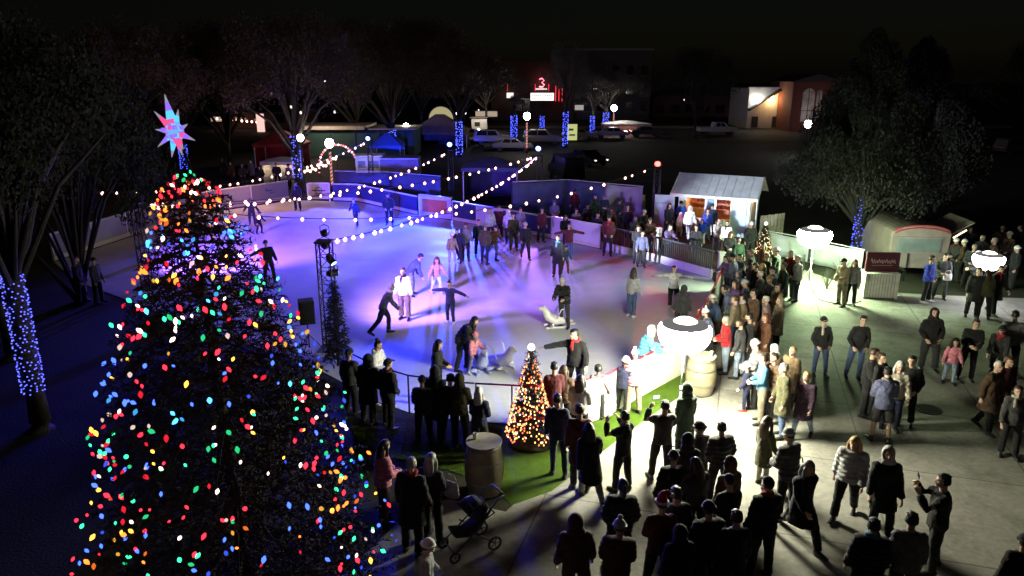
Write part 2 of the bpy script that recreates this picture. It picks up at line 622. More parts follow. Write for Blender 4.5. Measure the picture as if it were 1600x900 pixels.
def head_mesh(style):
    """Hair and headgear in the head's own frame; returns (part name, mesh)."""
    k = ('head', style)
    if k in _mesh_cache:
        return _mesh_cache[k]
    mb = MB()

    def shell(grow, brow, back=-.06, nu=20, nv=14):
        s = MB()
        s.ell((0, 0, 0), (.078 + grow, .098 + grow, .122 + grow), nu, nv)
        for p in s.v:
            face = p.y > .02 and p.z < brow
            if face or p.z < back:
                p *= .72
        mb.add(s.v, s.f)
    name = 'hair'
    if style == 'short':
        shell(.014, .065, -.055)
        for i in range(26):
            a = i * 2.4
            mb.ell((.07 * math.cos(a) * (i / 26) ** .5, -.01 + .085 * math.sin(a) * (i / 26) ** .5, .118 - .03 * i / 26), (.022, .022, .014), 6, 4)
    elif style == 'bald':
        shell(.004, .075, -.03)
    elif style == 'long':
        shell(.018, .06, -.06)
        mb.tube([(0, -.045, .06), (0, -.085, -.03), (0, -.10, -.14), (0, -.10, -.27), (0, -.09, -.36)], [(.07, .05), (.095, .05), (.105, .045), (.095, .036), (.05, .02)], 14, ref=(0, 1, 0))
        for sx in (-1, 1):
            mb.tube([(sx * .07, .02, .05), (sx * .092, .01, -.05), (sx * .095, .005, -.17), (sx * .085, .01, -.27)], [.024, .03, .03, .012], 8, ref=(0, 1, 0))
    elif style == 'ponytail':
        shell(.012, .065, -.06)
        mb.ell((0, -.125, .06), (.035, .035, .035), 8, 6)
        mb.tube([(0, -.12, .065), (0, -.16, .02), (0, -.165, -.09), (0, -.14, -.19)], [.024, .036, .034, .010], 10, ref=(0, 1, 0))
    elif style == 'bun':
        shell(.012, .065, -.06)
        mb.ell((0, -.04, .145), (.052, .052, .045), 10, 8)
    elif style == 'beanie':
        name = 'hat'
        shell(.024, .045, .0)
        mb.tube([(.096 * math.cos(a), -.004 + .114 * math.sin(a), .035 - .018 * math.sin(a)) for a in [i * math.pi / 10 for i in range(20)]], (.016), 8, closed=True)
        mb.v[0] = mb.v[0]
    elif style == 'pombeanie':
        name = 'hat'
        shell(.024, .045, .0)
        mb.tube([(.096 * math.cos(a), -.004 + .114 * math.sin(a), .035 - .018 * math.sin(a)) for a in [i * math.pi / 10 for i in range(20)]], (.016), 8, closed=True)
        mb.ell((0, -.01, .175), (.042, .042, .04), 10, 8)
    elif style == 'cap':
        name = 'hat'
        shell(.018, .05, .02)
        mb.add([(-.075, .085, .055), (.075, .085, .055), (.06, .16, .043), (0, .185, .04), (-.06, .16, .043), (-.075, .085, .063), (.075, .085, .063), (.06, .16, .050), (0, .185, .047), (-.06, .16, .050)],
               [(0, 4, 3, 2, 1), (5, 6, 7, 8, 9), (0, 1, 6, 5), (1, 2, 7, 6), (2, 3, 8, 7), (3, 4, 9, 8), (4, 0, 5, 9)])
    elif style == 'hood':
        name = 'hood'
        s = MB()
        s.ell((0, -.012, .0), (.112, .125, .148), 22, 16)
        for p in s.v:
            if p.y > .055 and -.12 < p.z < .085:
                p.y = .02
                p.x *= .8
            if p.z < -.08:
                p.x *= 1.12
        mb.add(s.v, s.f)
        mb.tube([(0, -.02, -.08), (0, -.03, -.17)], [(.11, .10), (.14, .11)], 14, ref=(0, 1, 0))
    elif style == 'santa':
        name = 'hat'
        mb.tube([(0, -.01, .03), (0, -.02, .12), (.01, -.05, .20), (.05, -.09, .235), (.10, -.11, .20)], [(.09, .108), (.075, .085), (.05, .05), (.032, .03), (.018, .018)], 14, ref=(0, 1, 0))
        mb.tube([(.094 * math.cos(a), -.006 + .11 * math.sin(a), .04) for a in [i * math.pi / 10 for i in range(20)]], .022, 8, closed=True, mi=1)
        mb.ell((.115, -.115, .185), (.034, .034, .034), 8, 6, mi=1)
    me = mb.mesh(name, [None, None] if style == 'santa' else [None], smooth=True)
    if style in ('long', 'short', 'ponytail', 'bun'):
        for v in me.vertices:
            v.co += Vector((1, 1, .3)) * .006 * noise.noise(v.co * 40)
    _mesh_cache[k] = (name, me)
    return _mesh_cache[k]


def setmat(o, i, m):
    o.material_slots[i].link = 'OBJECT'
    o.material_slots[i].material = m


PERSONS = []
prn = random.Random(23)
_scarf = []


def person(loc, face, pose, label, group, h=1.72, top=('jacket', 'black'), bottom=('trousers', 'black'), head=('short', 'brown'), skin='light',
           shoe=('shoe', 'black'), px=None):
    """loc: ground point, or px: (x, y) of the top of the head in the photograph. face: 0 away, 90 right, 180 towards the camera."""
    ps = POSES[pose]
    s = h / 1.72
    rz = -R(face)
    if px is not None:
        extra = {'beanie': .02, 'pombeanie': .06, 'hood': .03, 'santa': .07, 'bun': .05}.get(head[0], .012)
        tz = (ps.top.z + extra) * s
        g = at(px[0], px[1], tz)
        off = Matrix.Rotation(rz, 3, 'Z') @ ps.top * s
        loc = Vector((g.x - off.x, g.y - off.y, 0))
    b = bpy.data.objects.new('person', body_mesh(pose))
    COL.objects.link(b)
    b.location = (loc[0], loc[1], GZ(loc[0], loc[1]) if shoe[0] != 'skate' else .04)
    b.rotation_euler = (R(prn.uniform(-2, 2)), R(prn.uniform(-2.5, 2.5)), rz)
    wd = prn.uniform(.96, 1.12)
    b.scale = (s * wd, s * wd, s)
    setmat(b, 0, SKIN[skin])
    tag(b, label, 'person', group)

    def part(name, me, mats, mat4=None):
        o = bpy.data.objects.new(name, me)
        COL.objects.link(o)
        o.parent = b
        if mat4 is not None:
            o.matrix_local = mat4
        for i, m in enumerate(mats):
            setmat(o, i, m)
        return o
    part(top[0] if top[0] != 'puffer' else 'padded_jacket', top_mesh(pose, top[0]), [fab(top[1])])
    part('trousers' if bottom[0] != 'shorts' else 'shorts', leg_mesh(pose, bottom[0]), [fab(bottom[1])])
    for hip, kn, an, fm in ps.legs:
        part('skate' if shoe[0] == 'skate' else 'shoe', shoe_mesh(shoe[0]), [SHOE[shoe[1]]], Matrix.Translation(an) @ fm.to_4x4())
    nm, me = head_mesh(head[0])
    hm = Matrix.Translation(ps.headc) @ ps.headm.to_4x4() @ Matrix.Scale(ps.hs, 4)
    if head[0] in ('beanie', 'pombeanie', 'cap', 'hood'):
        part(nm, me, [fab(head[1])], hm)
        if head[0] != 'hood':
            part('hair', head_mesh('bald' if len(head) < 3 else head[2])[1], [hairm(head[3] if len(head) > 3 else 'brown')], hm)
    elif head[0] == 'santa':
        part(nm, me, [fab('red'), fab('white')], hm)
        part('hair', head_mesh('bald')[1], [hairm('brown')], hm)
    else:
        part(nm, me, [hairm(head[1])], hm)
    if prn.random() < .2 and head[0] not in ('hood', 'long'):
        if not _scarf:
            m = MB()
            m.tube([(.075 * math.cos(a), .07 * math.sin(a), .018 * math.sin(2 * a)) for a in [i * math.pi / 9 for i in range(18)]], .034, 8, closed=True)
            m.tube([(.03, .085, -.01), (.045, .125, -.10), (.04, .13, -.24)], [(.035, .02), (.04, .016), (.04, .012)], 8, ref=(0, 1, 0))
            _scarf.append(m.mesh('scarf', [None], True))
        nk = ps.neck + (ps.headc - ps.neck) * .22
        part('scarf', _scarf[0], [fab(prn.choice(('red', 'grey', 'cream', 'navy', 'maroon', 'light grey', 'black', 'steel blue')))], Matrix.Translation(nk) @ ps.chestm.to_4x4())
    PERSONS.append(b)
    return b


# ---------------------------------------------------------------- ground, rink, boards
def poly(px):
    return [at(*p) for p in px]


ICE_PX = [(540, 600), (590, 628), (640, 645), (720, 657), (800, 662), (855, 668), (900, 664), (940, 652), (1065, 582), (1100, 520), (1128, 455),
          (1112, 436), (1030, 412), (950, 392), (850, 372), (720, 347), (655, 337), (600, 325), (560, 316), (460, 313), (330, 332), (200, 372), (85, 410), (120, 440), (180, 462), (330, 520), (470, 563)]
ICE = poly(ICE_PX)


def inside(x, y, P=ICE):
    c = False
    for i in range(len(P)):
        a, b = P[i], P[i - 1]
        if (a.y > y) != (b.y > y) and x < (b.x - a.x) * (y - a.y) / (b.y - a.y) + a.x:
            c = not c
    return c


def GZ(x, y):
    return .016


def ground_mat(name, c1, c2, rough, s1, s2, bump, spec=.3, speck=0.0):
    m = bpy.data.materials.new(name)
    m.use_nodes = True
    nt = m.node_tree
    b = nt.nodes['Principled BSDF']
    b.inputs['Roughness'].default_value = rough
    b.inputs['Specular IOR Level'].default_value = spec
    tc = nt.nodes.new('ShaderNodeTexCoord')
    n1 = nt.nodes.new('ShaderNodeTexNoise')
    n1.inputs['Scale'].default_value = s1
    n1.inputs['Detail'].default_value = 8
    n1.inputs['Roughness'].default_value = .65
    n2 = nt.nodes.new('ShaderNodeTexNoise')
    n2.inputs['Scale'].default_value = s2
    n2.inputs['Detail'].default_value = 3
    for n in (n1, n2):
        nt.links.new(tc.outputs['Object'], n.inputs['Vector'])
    ad = nt.nodes.new('ShaderNodeMath')
    ad.operation = 'MULTIPLY_ADD'
    nt.links.new(n2.outputs['Fac'], ad.inputs[0])
    ad.inputs[1].default_value = .5
    nt.links.new(n1.outputs['Fac'], ad.inputs[2])
    r = nt.nodes.new('ShaderNodeValToRGB')
    r.color_ramp.elements[0].position = .55
    r.color_ramp.elements[0].color = (*c1, 1)
    r.color_ramp.elements[1].position = .98
    r.color_ramp.elements[1].color = (*c2, 1)
    nt.links.new(ad.outputs[0], r.inputs['Fac'])
    nt.links.new(r.outputs['Color'], b.inputs['Base Color'])
    bp = nt.nodes.new('ShaderNodeBump')
    bp.inputs['Strength'].default_value = bump
    bp.inputs['Distance'].default_value = .02
    nt.links.new(n2.outputs['Fac'], bp.inputs['Height'])
    nt.links.new(bp.outputs['Normal'], b.inputs['Normal'])
    return m


def slab_joints(m, size, dark):
    """Saw-cut joints and large stains on poured concrete."""
    nt = m.node_tree
    b = nt.nodes['Principled BSDF']
    src = b.inputs['Base Color'].links[0].from_socket
    tc = nt.nodes.new('ShaderNodeTexCoord')
    mp = nt.nodes.new('ShaderNodeMapping')
    mp.inputs['Rotation'].default_value = (0, 0, R(17))
    nt.links.new(tc.outputs['Object'], mp.inputs['Vector'])
    br = nt.nodes.new('ShaderNodeTexBrick')
    br.offset = 0
    br.inputs['Scale'].default_value = 1.0
    br.inputs['Brick Width'].default_value = size
    br.inputs['Row Height'].default_value = size
    br.inputs['Mortar Size'].default_value = .018
    br.inputs['Color1'].default_value = (1, 1, 1, 1)
    br.inputs['Color2'].default_value = (.86, .87, .88, 1)
    br.inputs['Mortar'].default_value = (dark, dark, dark, 1)
    nt.links.new(mp.outputs['Vector'], br.inputs['Vector'])
    n = nt.nodes.new('ShaderNodeTexNoise')
    n.inputs['Scale'].default_value = .9
    n.inputs['Detail'].default_value = 9
    n.inputs['Roughness'].default_value = .72
    nt.links.new(tc.outputs['Object'], n.inputs['Vector'])
    mr = nt.nodes.new('ShaderNodeMapRange')
    mr.inputs['From Min'].default_value = .38
    mr.inputs['From Max'].default_value = .52
    mr.inputs['To Min'].default_value = .72
    nt.links.new(n.outputs['Fac'], mr.inputs['Value'])
    a = nt.nodes.new('ShaderNodeMix')
    a.data_type = 'RGBA'
    a.blend_type = 'MULTIPLY'
    a.inputs['Factor'].default_value = 1
    nt.links.new(src, a.inputs['A'])
    nt.links.new(br.outputs['Color'], a.inputs['B'])
    c = nt.nodes.new('ShaderNodeVectorMath')
    c.operation = 'SCALE'
    nt.links.new(a.outputs['Result'], c.inputs[0])
    nt.links.new(mr.outputs['Result'], c.inputs['Scale'])
    nt.links.new(c.outputs['Vector'], b.inputs['Base Color'])


def ice_mat():
    m = bpy.data.materials.new('rink_ice')
    m.use_nodes = True
    nt = m.node_tree
    b = nt.nodes['Principled BSDF']
    tc = nt.nodes.new('ShaderNodeTexCoord')
    mp = nt.nodes.new('ShaderNodeMapping')
    nt.links.new(tc.outputs['Object'], mp.inputs['Vector'])
    n1 = nt.nodes.new('ShaderNodeTexNoise')
    n1.inputs['Scale'].default_value = .35
    n1.inputs['Detail'].default_value = 9
    n1.inputs['Roughness'].default_value = .6
    n1.inputs['Distortion'].default_value = .8
    nt.links.new(mp.outputs['Vector'], n1.inputs['Vector'])
    w = nt.nodes.new('ShaderNodeTexNoise')       # scratches of the blades
    mp2 = nt.nodes.new('ShaderNodeMapping')
    mp2.inputs['Scale'].default_value = (1.2, 26, 1)
    mp2.inputs['Rotation'].default_value = (0, 0, .5)
    nt.links.new(tc.outputs['Object'], mp2.inputs['Vector'])
    nt.links.new(mp2.outputs['Vector'], w.inputs['Vector'])
    w.inputs['Scale'].default_value = 1.1
    w.inputs['Detail'].default_value = 5
    w.inputs['Distortion'].default_value = 1.6
    r = nt.nodes.new('ShaderNodeValToRGB')
    r.color_ramp.elements[0].position = .30
    r.color_ramp.elements[0].color = (.50, .53, .57, 1)
    r.color_ramp.elements[1].position = .66
    r.color_ramp.elements[1].color = (.74, .76, .80, 1)
    nt.links.new(n1.outputs['Fac'], r.inputs['Fac'])
    mx = nt.nodes.new('ShaderNodeMix')
    mx.data_type = 'RGBA'
    mr = nt.nodes.new('ShaderNodeMapRange')
    mr.inputs['From Min'].default_value = .54
    mr.inputs['From Max'].default_value = .62
    mr.inputs['To Max'].default_value = .45
    nt.links.new(w.outputs['Fac'], mr.inputs['Value'])
    nt.links.new(mr.outputs['Result'], mx.inputs['Factor'])
    nt.links.new(r.outputs['Color'], mx.inputs['A'])
    mx.inputs['B'].default_value = (.80, .82, .86, 1)
    nt.links.new(mx.outputs['Result'], b.inputs['Base Color'])
    ro = nt.nodes.new('ShaderNodeMapRange')
    ro.inputs['From Min'].default_value = .3
    ro.inputs['From Max'].default_value = .7
    ro.inputs['To Min'].default_value = .42
    ro.inputs['To Max'].default_value = .68
    nt.links.new(n1.outputs['Fac'], ro.inputs['Value'])
    nt.links.new(ro.outputs['Result'], b.inputs['Roughness'])
    b.inputs['Specular IOR Level'].default_value = .14
    bp = nt.nodes.new('ShaderNodeBump')
    bp.inputs['Strength'].default_value = .25
    bp.inputs['Distance'].default_value = .01
    nt.links.new(w.outputs['Fac'], bp.inputs['Height'])
    nt.links.new(bp.outputs['Normal'], b.inputs['Normal'])
    return m


GRASS_D = ground_mat('dry_lawn', (.010, .012, .006), (.026, .026, .013), .95, .6, 18, .6)
ASPH = ground_mat('asphalt', (.018, .018, .019), (.040, .040, .040), .85, .5, 30, .4)
CONC = ground_mat('plaza_concrete', (.20, .19, .17), (.34, .325, .295), .85, .55, 9, .15)
slab_joints(CONC, 3.2, .45)
TURF = ground_mat('green_turf', (.028, .058, .005), (.060, .105, .010), .95, 2.5, 60, .8, spec=.1)
SHADE = ground_mat('shade_dark', (.012, .012, .008), (.035, .034, .02), .95, 1.5, 12, .8)
sheet('ground', [(-500, -40), (500, -40), (500, 700), (-500, 700)], 0, GRASS_D)
sheet('street', [(-260, 96), (260, 96), (260, 116), (-260, 116)], .008, ASPH)
sheet('parking_street', [(-30, 58), (60, 58), (60, 92), (-30, 92)], .008, ASPH)
sheet('sidewalk', [(-260, 118), (260, 118), (260, 124), (-260, 124)], .012, CONC)
pz = poly([(1000, 660), (1075, 612), (1100, 560), (1122, 500), (1134, 452), (1150, 425), (1195, 400), (1350, 455), (1480, 462), (1700, 470)])
sheet('plaza', pz + [Vector((34, 18, 0)), Vector((34, 2, 0)), Vector((-3.2, 2, 0)), Vector((-3.2, 10, 0)), at(640, 800), at(700, 780), at(790, 800), at(850, 745), at(930, 695)], .008, CONC)
mat_rub = ground_mat('rubber_matting', (.02, .02, .022), (.05, .05, .05), .9, 1, 40, .5)
sheet('rubber_mat', poly([(868, 366), (955, 388), (1120, 432), (1150, 420), (1180, 378), (1040, 362), (1010, 345), (885, 330)]), .008, mat_rub)
turf_px = [(1072, 580), (1082, 606), (1020, 648), (960, 692), (905, 735), (862, 768), (800, 790), (770, 760), (700, 735), (610, 715), (560, 690), (530, 640), (540, 603),
           (590, 631), (640, 648), (720, 660), (800, 666), (855, 672), (902, 668), (944, 655)]
sheet('turf', poly(turf_px), .012, TURF)
sheet('shade_patch', poly([(530, 604), (540, 640), (600, 690), (700, 700), (775, 690), (790, 672), (720, 661), (640, 649), (590, 632)]), .016, SHADE)  # dark sheet standing in for the shade on the turf here
ice = MB()
k = len(ICE)
ice.add([(p.x, p.y, .012) for p in ICE] + [(p.x, p.y, -.2) for p in ICE], [tuple(reversed(range(k)))] + [(i, (i + 1) % k, k + (i + 1) % k, k + i) for i in range(k)])
ice_o = struct('rink_ice', ice, ice_mat())
if ice_o.data.polygons[0].normal.z < 0:
    ice_o.data.flip_normals()

BOARD_W = M('board_white', (.58, .58, .60), .45, var=.06, scale=1.5, coat=.2)
BOARD_N = M('board_navy', (.02, .025, .09), .5, var=.1, scale=2)
BOARD_O = M('board_orange', (.55, .12, .04), .5, var=.12, scale=2)
BOARD_G = M('barrier_grey', (.05, .05, .06), .5, .3, var=.1)
KICK = M('kick_plate', (.55, .52, .45), .5, var=.1)
REDR = M('rail_red', (.45, .02, .04), .4, var=.08)
DARKR = M('rail_dark', (.02, .02, .025), .4, var=.1)
WHITEP = M('post_white', (.7, .7, .7), .45, var=.06)
MARK = M('board_mark', (.05, .05, .16), .5, var=.1)
MARKR = M('board_mark_red', (.4, .05, .05), .5, var=.1)


def run(name, label, cat, px, h, panel=2.2, mode='solid', mats=(BOARD_W,), cap=BOARD_W, capr=.05, post=None, kick=True, marks=False, group=None):
    P = [at(*p) for p in px]
    root = thing(name, label, cat, P[0], group=group)
    o = P[0]
    q = 0
    capm = MB()
    capm.tube([p - o + Vector((0, 0, h)) for p in P], capr, 8)
    capm.build('cap_rail', cap, root, smooth=True)
    for a, b in zip(P, P[1:]):
        L = (b - a).length
        n = max(1, round(L / panel))
        d = (b - a) / n
        rz = math.atan2(d.y, d.x)
        for i in range(n):
            c = a + d * (i + .5) - o
            l = d.length
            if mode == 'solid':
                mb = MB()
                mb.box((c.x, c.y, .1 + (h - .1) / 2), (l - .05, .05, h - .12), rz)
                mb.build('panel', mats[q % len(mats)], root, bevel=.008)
                if marks and q % 2 == 0:
                    mk = MB()
                    nn = Vector((math.sin(rz), -math.cos(rz), 0))
                    u = Vector((math.cos(rz), math.sin(rz), 0))
                    cc = c + nn * .032 + Vector((0, 0, h * .58))
                    for (du, dz, w, hh) in ((-.1, .05, .5, .09), (.08, -.10, .32, .06), (-.3, .16, .16, .10)):
                        mk.box(cc + u * du + Vector((0, 0, dz)), (w, .01, hh), rz)
                    mk.build('advert_mark', MARK if q % 4 else MARKR, root)
            elif mode == 'slats':
                mb = MB()
                m = 13
                for j in range(m):
                    pp = c + d * ((j + .5) / m - .5)
                    mb.box((pp.x, pp.y, .35 + (h - .35) / 2), (.035, .03, h - .36), rz)
                mb.build('slat_panel', mats[q % len(mats)], root)
            if kick:
                kb = MB()
                kb.box((c.x, c.y, .11 if mode != 'slats' else .19), (l - .02, .07, .2 if mode != 'slats' else .36), rz)
                kb.build('kick_plate', KICK if mode != 'slats' else BOARD_W, root)
            q += 1
            pb = MB()
            pc = a + d * i - o
            if post is not None:
                pb.box((pc.x, pc.y, h / 2 + .02), (.07, .09, h) if mode != 'open' else (.035, .035, h), rz)
                pb.build('post', post, root)
    return root


GB = 'boards round the ice rink'
run('rink_boards', 'long white advertising boards at the far left end of the ice', 'rink boards', [(85, 408), (200, 370), (330, 330), (452, 311)], 1.25, 2.6, mats=(M('board_dimmed', (.17, .17, .20), .5, var=.15, scale=1.2), M('board_part_dimmed', (.28, .28, .31), .5, var=.12, scale=1.4)), marks=True, post=WHITEP, group=GB)  # white boards darkened in their colour for the dim light at this end
run('rink_boards', 'dark navy boards at the far edge of the blue ice', 'rink boards', [(521, 313), (560, 314), (600, 323), (652, 335)], 1.1, 2.0, mats=(BOARD_N,), cap=BOARD_W, post=None, group=GB)
run('rink_boards', 'white framed rink board with an orange panel in the middle', 'rink boards', [(656, 337), (706, 343)], 1.25, 3.2, mats=(BOARD_W,), cap=BOARD_W, post=WHITEP, capr=.07, group=GB)
run('rink_boards', 'dark violet boards behind the cluster of skaters', 'rink boards', [(708, 344), (785, 358), (860, 372)], 1.1, 2.4, mats=(BOARD_N, BOARD_W, BOARD_N), cap=BOARD_W, post=WHITEP, group=GB)
run('rink_boards', 'pale pink lit white boards below the dark seated spectators', 'rink boards', [(862, 373), (938, 388)], 1.15, 2.2, cap=BOARD_W, post=WHITEP, group=GB)
run('rink_boards', 'grey slatted barrier with a white kick strip before the rental hut', 'rink boards', [(940, 389), (1030, 411), (1112, 435)], 1.15, 2.0, mode='slats', mats=(BOARD_G,), cap=BOARD_G, post=None, group=GB)
run('rink_boards', 'white boards beside the dense crowd at the right of the ice', 'rink boards', [(1129, 456), (1102, 520), (1068, 582)], 1.1, 2.0, cap=REDR, post=WHITEP, group=GB)
run('rink_boards', 'bright white boards with red top rail above the green turf', 'rink boards', [(1067, 583), (1003, 618), (942, 653), (902, 665), (857, 669)], 1.12, 1.05, cap=REDR, post=WHITEP, capr=.035, kick=True, group=GB)
run('rink_rail', 'open dark rail at the near edge of the blue ice', 'rail', [(540, 602), (590, 630), (640, 647), (720, 659), (742, 661)], 1.05, 1.6, mode='open', cap=DARKR, post=BOARD_G, capr=.022, kick=False, group=GB)
run('rink_rail', 'open rail with dark red top left of the small Christmas tree', 'rail', [(744, 661), (800, 664), (855, 669)], 1.05, 1.2, mode='open', cap=REDR, post=WHITEP, capr=.024, kick=False, group=GB)
for p, l in (((1028, 398), 'white square gate post standing left of the black tyre ring'), ((1124, 441), 'white square post at the end of the slatted barrier'), ((1003, 338), 'pale post at the end of the blue lit windscreen')):
    g = at(*p)
    t = thing('gate_post', l, 'post', g, group='white gate posts')
    m = MB()
    m.box((0, 0, .62), (.22, .22, 1.24))
    m.build('shaft', WHITEP, t, bevel=.01)
    m = MB()
    m.box((0, 0, 1.27), (.27, .27, .05))
    m.build('post_cap', WHITEP, t, bevel=.01)

# orange poster on the framed board
pa, pb = at(661, 337.6), at(699, 342.2)
dv = pb - pa
m = MB(); m.box((0, 0, 0), (dv.length, .02, .78), math.atan2(dv.y, dv.x))
nv = Vector((dv.y, -dv.x, 0)).normalized()
mid = (pa + pb) / 2 + nv * .045
tag(m.build('poster', BOARD_O, loc=(mid.x, mid.y, .68)), 'orange poster fixed to the white framed rink board', 'poster')

# framed sign standing on the far side of the ice
g = at(499, 315)
t = thing('sign_board', 'white framed sign with dark emblem at the far edge of ice', 'sign', g)
m = MB(); m.box((0, 0, .72), (1.35, .06, .95)); m.build('face', BOARD_W, t, bevel=.01)
m = MB()
for s in (-1, 1):
    m.box((s * .72, 0, .62), (.09, .09, 1.24)); m.box((0, 0, .72 + s * .5), (1.36, .09, .08))
m.build('frame', WHITEP, t)
m = MB()
m.lathe([(.20, 0), (.24, .01), (.20, .02)], 20, cap=False)
m.v = [Vector((p.x, -.035 - p.z, p.y + .75)) for p in m.v]
m.box((0, -.04, .75), (.9, .01, .07)); m.box((0, -.045, .52), (.6, .01, .05))
m.build('emblem', MARK, t)

# windscreen fences behind the rink
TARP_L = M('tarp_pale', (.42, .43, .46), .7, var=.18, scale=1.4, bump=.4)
TARP_B = M('tarp_blue_lit', (.07, .08, .20), .75, var=.25, scale=1.4, bump=.4)  # blue light falling on pale fabric is put into this colour
TARP_D = M('tarp_dark', (.05, .055, .08), .8, var=.2, scale=1.4, bump=.4)


def tarp_fence(label, px, h, mats, group='fabric fences behind the rink', seg=1.6):
    P = [at(*p) for p in px]
    root = thing('fabric_fence', label, 'fence', P[0], group=group)
    o = P[0]
    q = 0
    for a, b in zip(P, P[1:]):
        n = max(1, round((b - a).length / 3))
        d = (b - a) / n
        nn = Vector((-d.y, d.x, 0)).normalized()
        for i in range(n):
            p0 = a + d * i - o
            m = MB()
            K = 9
            vs = []
            for j in range(K + 1):
                w = nn * .07 * math.sin(math.pi * j / K) * math.sin(j * 1.9 + q)
                for z in (.06, h * .35, h * .7, h - .03 - .06 * math.sin(math.pi * j / K)):
                    vs.append(p0 + d * (.015 + .97 * j / K) + w * (1 if z < h * .9 else .3) + Vector((0, 0, z)))
            m.add(vs, [(j * 4 + r, (j + 1) * 4 + r, (j + 1) * 4 + r + 1, j * 4 + r + 1) for j in range(K) for r in range(3)])
            ob = m.build('fabric_panel', mats[q % len(mats)], root, smooth=True)
            so = ob.modifiers.new('thick', 'SOLIDIFY'); so.thickness = .006
            m = MB(); m.tube([p0 + Vector((0, 0, 0)), p0 + Vector((0, 0, h + .04))], .028, 8); m.build('post', BOARD_G, root)
            q += 1
    m = MB(); m.tube([p - o + Vector((0, 0, h)) for p in P], .024, 8); m.build('top_rail', BOARD_W, root)
    return root


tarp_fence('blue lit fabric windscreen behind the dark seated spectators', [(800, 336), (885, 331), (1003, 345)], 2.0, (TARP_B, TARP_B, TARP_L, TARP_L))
tarp_fence('low dark fabric fence left of the blue lit pop-up tent', [(525, 305), (610, 307), (690, 315)], 1.7, (TARP_D,))
tarp_fence('pale barrier fence behind the smaller balloon light', [(1196, 398), (1262, 412), (1346, 432)], 1.15, (TARP_L,), seg=2)

# slatted wooden screen right of the hut
g = at(1204, 372)
t = thing('slatted_screen', 'pale wooden slatted screen leaning right of the rental hut', 'fence', g, rz=R(28))
WOOD_P = M('pale_timber', (.42, .37, .30), .7, var=.25, scale=5)
for i in range(7):
    m = MB(); m.box((-.75 + i * .25, 0, .65), (.2, .03, 1.2 - .03 * (i % 2))); m.build('slat', WOOD_P, t)
m = MB(); m.box((0, .035, .3), (1.7, .04, .09)); m.box((0, .035, 1.0), (1.7, .04, .09)); m.build('rail', WOOD_P, t)
# ---------------------------------------------------------------- towers, lamps, string lights
ALU = M('truss_aluminium', (.07, .07, .075), .45, .7, var=.1)
BLACKM = M('black_metal', (.012, .012, .013), .45, .4, var=.1)
BULB = EM('festoon_bulb', (1, .50, .40), 6.5, True)
CABLE = M('black_cable', (.01, .01, .01), .6, var=0)
_b = MB(); _b.ell((0, 0, -.06), (.078, .078, .09), 10, 7); FEST_BULB = None


def fest_bulb():
    global FEST_BULB
    if FEST_BULB is None:
        FEST_BULB = _b.mesh('bulb', [BULB], True)
    return FEST_BULB


def truss(loc, h, label, mat=ALU, w=.30, group='truss towers round the rink'):
    t = thing('truss_tower', label, 'truss tower', loc, group=group)
    for sx in (-1, 1):
        for sy in (-1, 1):
            m = MB(); m.tube([(sx * w / 2, sy * w / 2, .03), (sx * w / 2, sy * w / 2, h)], .026, 8); m.build('chord', mat, t, smooth=True)
    m = MB()
    n = int(h / .38)
    for i in range(n):
        z0, z1 = .08 + i * (h - .1) / n, .08 + (i + 1) * (h - .1) / n
        for k in range(4):
            a, b = [((-1, -1), (1, -1)), ((1, -1), (1, 1)), ((1, 1), (-1, 1)), ((-1, 1), (-1, -1))][k]
            if i % 2:
                a, b = b, a
            m.tube([(a[0] * w / 2, a[1] * w / 2, z0), (b[0] * w / 2, b[1] * w / 2, z1)], .013, 6)
            m.tube([(a[0] * w / 2, a[1] * w / 2, z1), (b[0] * w / 2, b[1] * w / 2, z1)], .011, 6)
    m.build('lacing', mat, t)
    m = MB(); m.box((0, 0, .015), (.75, .75, .03)); m.build('base_plate', mat, t, bevel=.006)
    m = MB(); m.box((0, 0, h + .02), (w + .1, w + .1, .04)); m.build('top_plate', mat, t, bevel=.006)
    return t


def stage_light(loc, aim, col, strength, label, size=.17):
    t = thing('stage_light', label, 'stage light', loc, group='stage lights on the truss towers')
    q = (Vector(aim) - Vector(loc)).to_track_quat('-Z', 'Y').to_matrix().to_4x4()
    m = MB()
    m.lathe([(size * .6, .22), (size, .14), (size, -.08), (size * 1.08, -.10), (size * .9, -.10)], 18)
    o = m.build('housing', BLACKM, t, smooth=False); o.matrix_local = q
    m = MB(); m.lathe([(size * .3, -.125), (size * .9, -.115), (size * .9, -.105)], 18)
    o = m.build('lens', EM('lens_' + '_'.join('%d' % (c * 100) for c in col) + '_%d' % strength, col, strength, False), t, smooth=True); o.matrix_local = q
    m = MB(); m.tube([(-size * 1.2, 0, 0), (-size * 1.2, 0, .2), (0, 0, .26), (size * 1.2, 0, .2), (size * 1.2, 0, 0)], .014, 6); m.build('yoke', BLACKM, t)
    return t


TH = 3.4
T1, T2, T3, T4 = at(577, 219, TH), at(704, 235, TH), at(843, 242, TH), at(1028, 259, TH)
TN, T5 = at(506, 378, TH), at(212, 318, TH)
towers = {}
for nm, p, l in (('T1', T1, 'truss tower with a blue light behind the white booth'), ('T2', T2, 'truss tower with a blue light left of the blue lit tent'),
                 ('T3', T3, 'blue lit truss tower where two strings of bulbs meet'), ('T4', T4, 'truss tower with a red light left of the rental hut'),
                 ('TN', TN, 'nearest truss tower beside the black loudspeaker'), ('T5', T5, 'truss tower half hidden behind the big Christmas tree')):
    towers[nm] = truss((p.x, p.y, 0), TH, l, w=.40 if nm == 'TN' else .32)


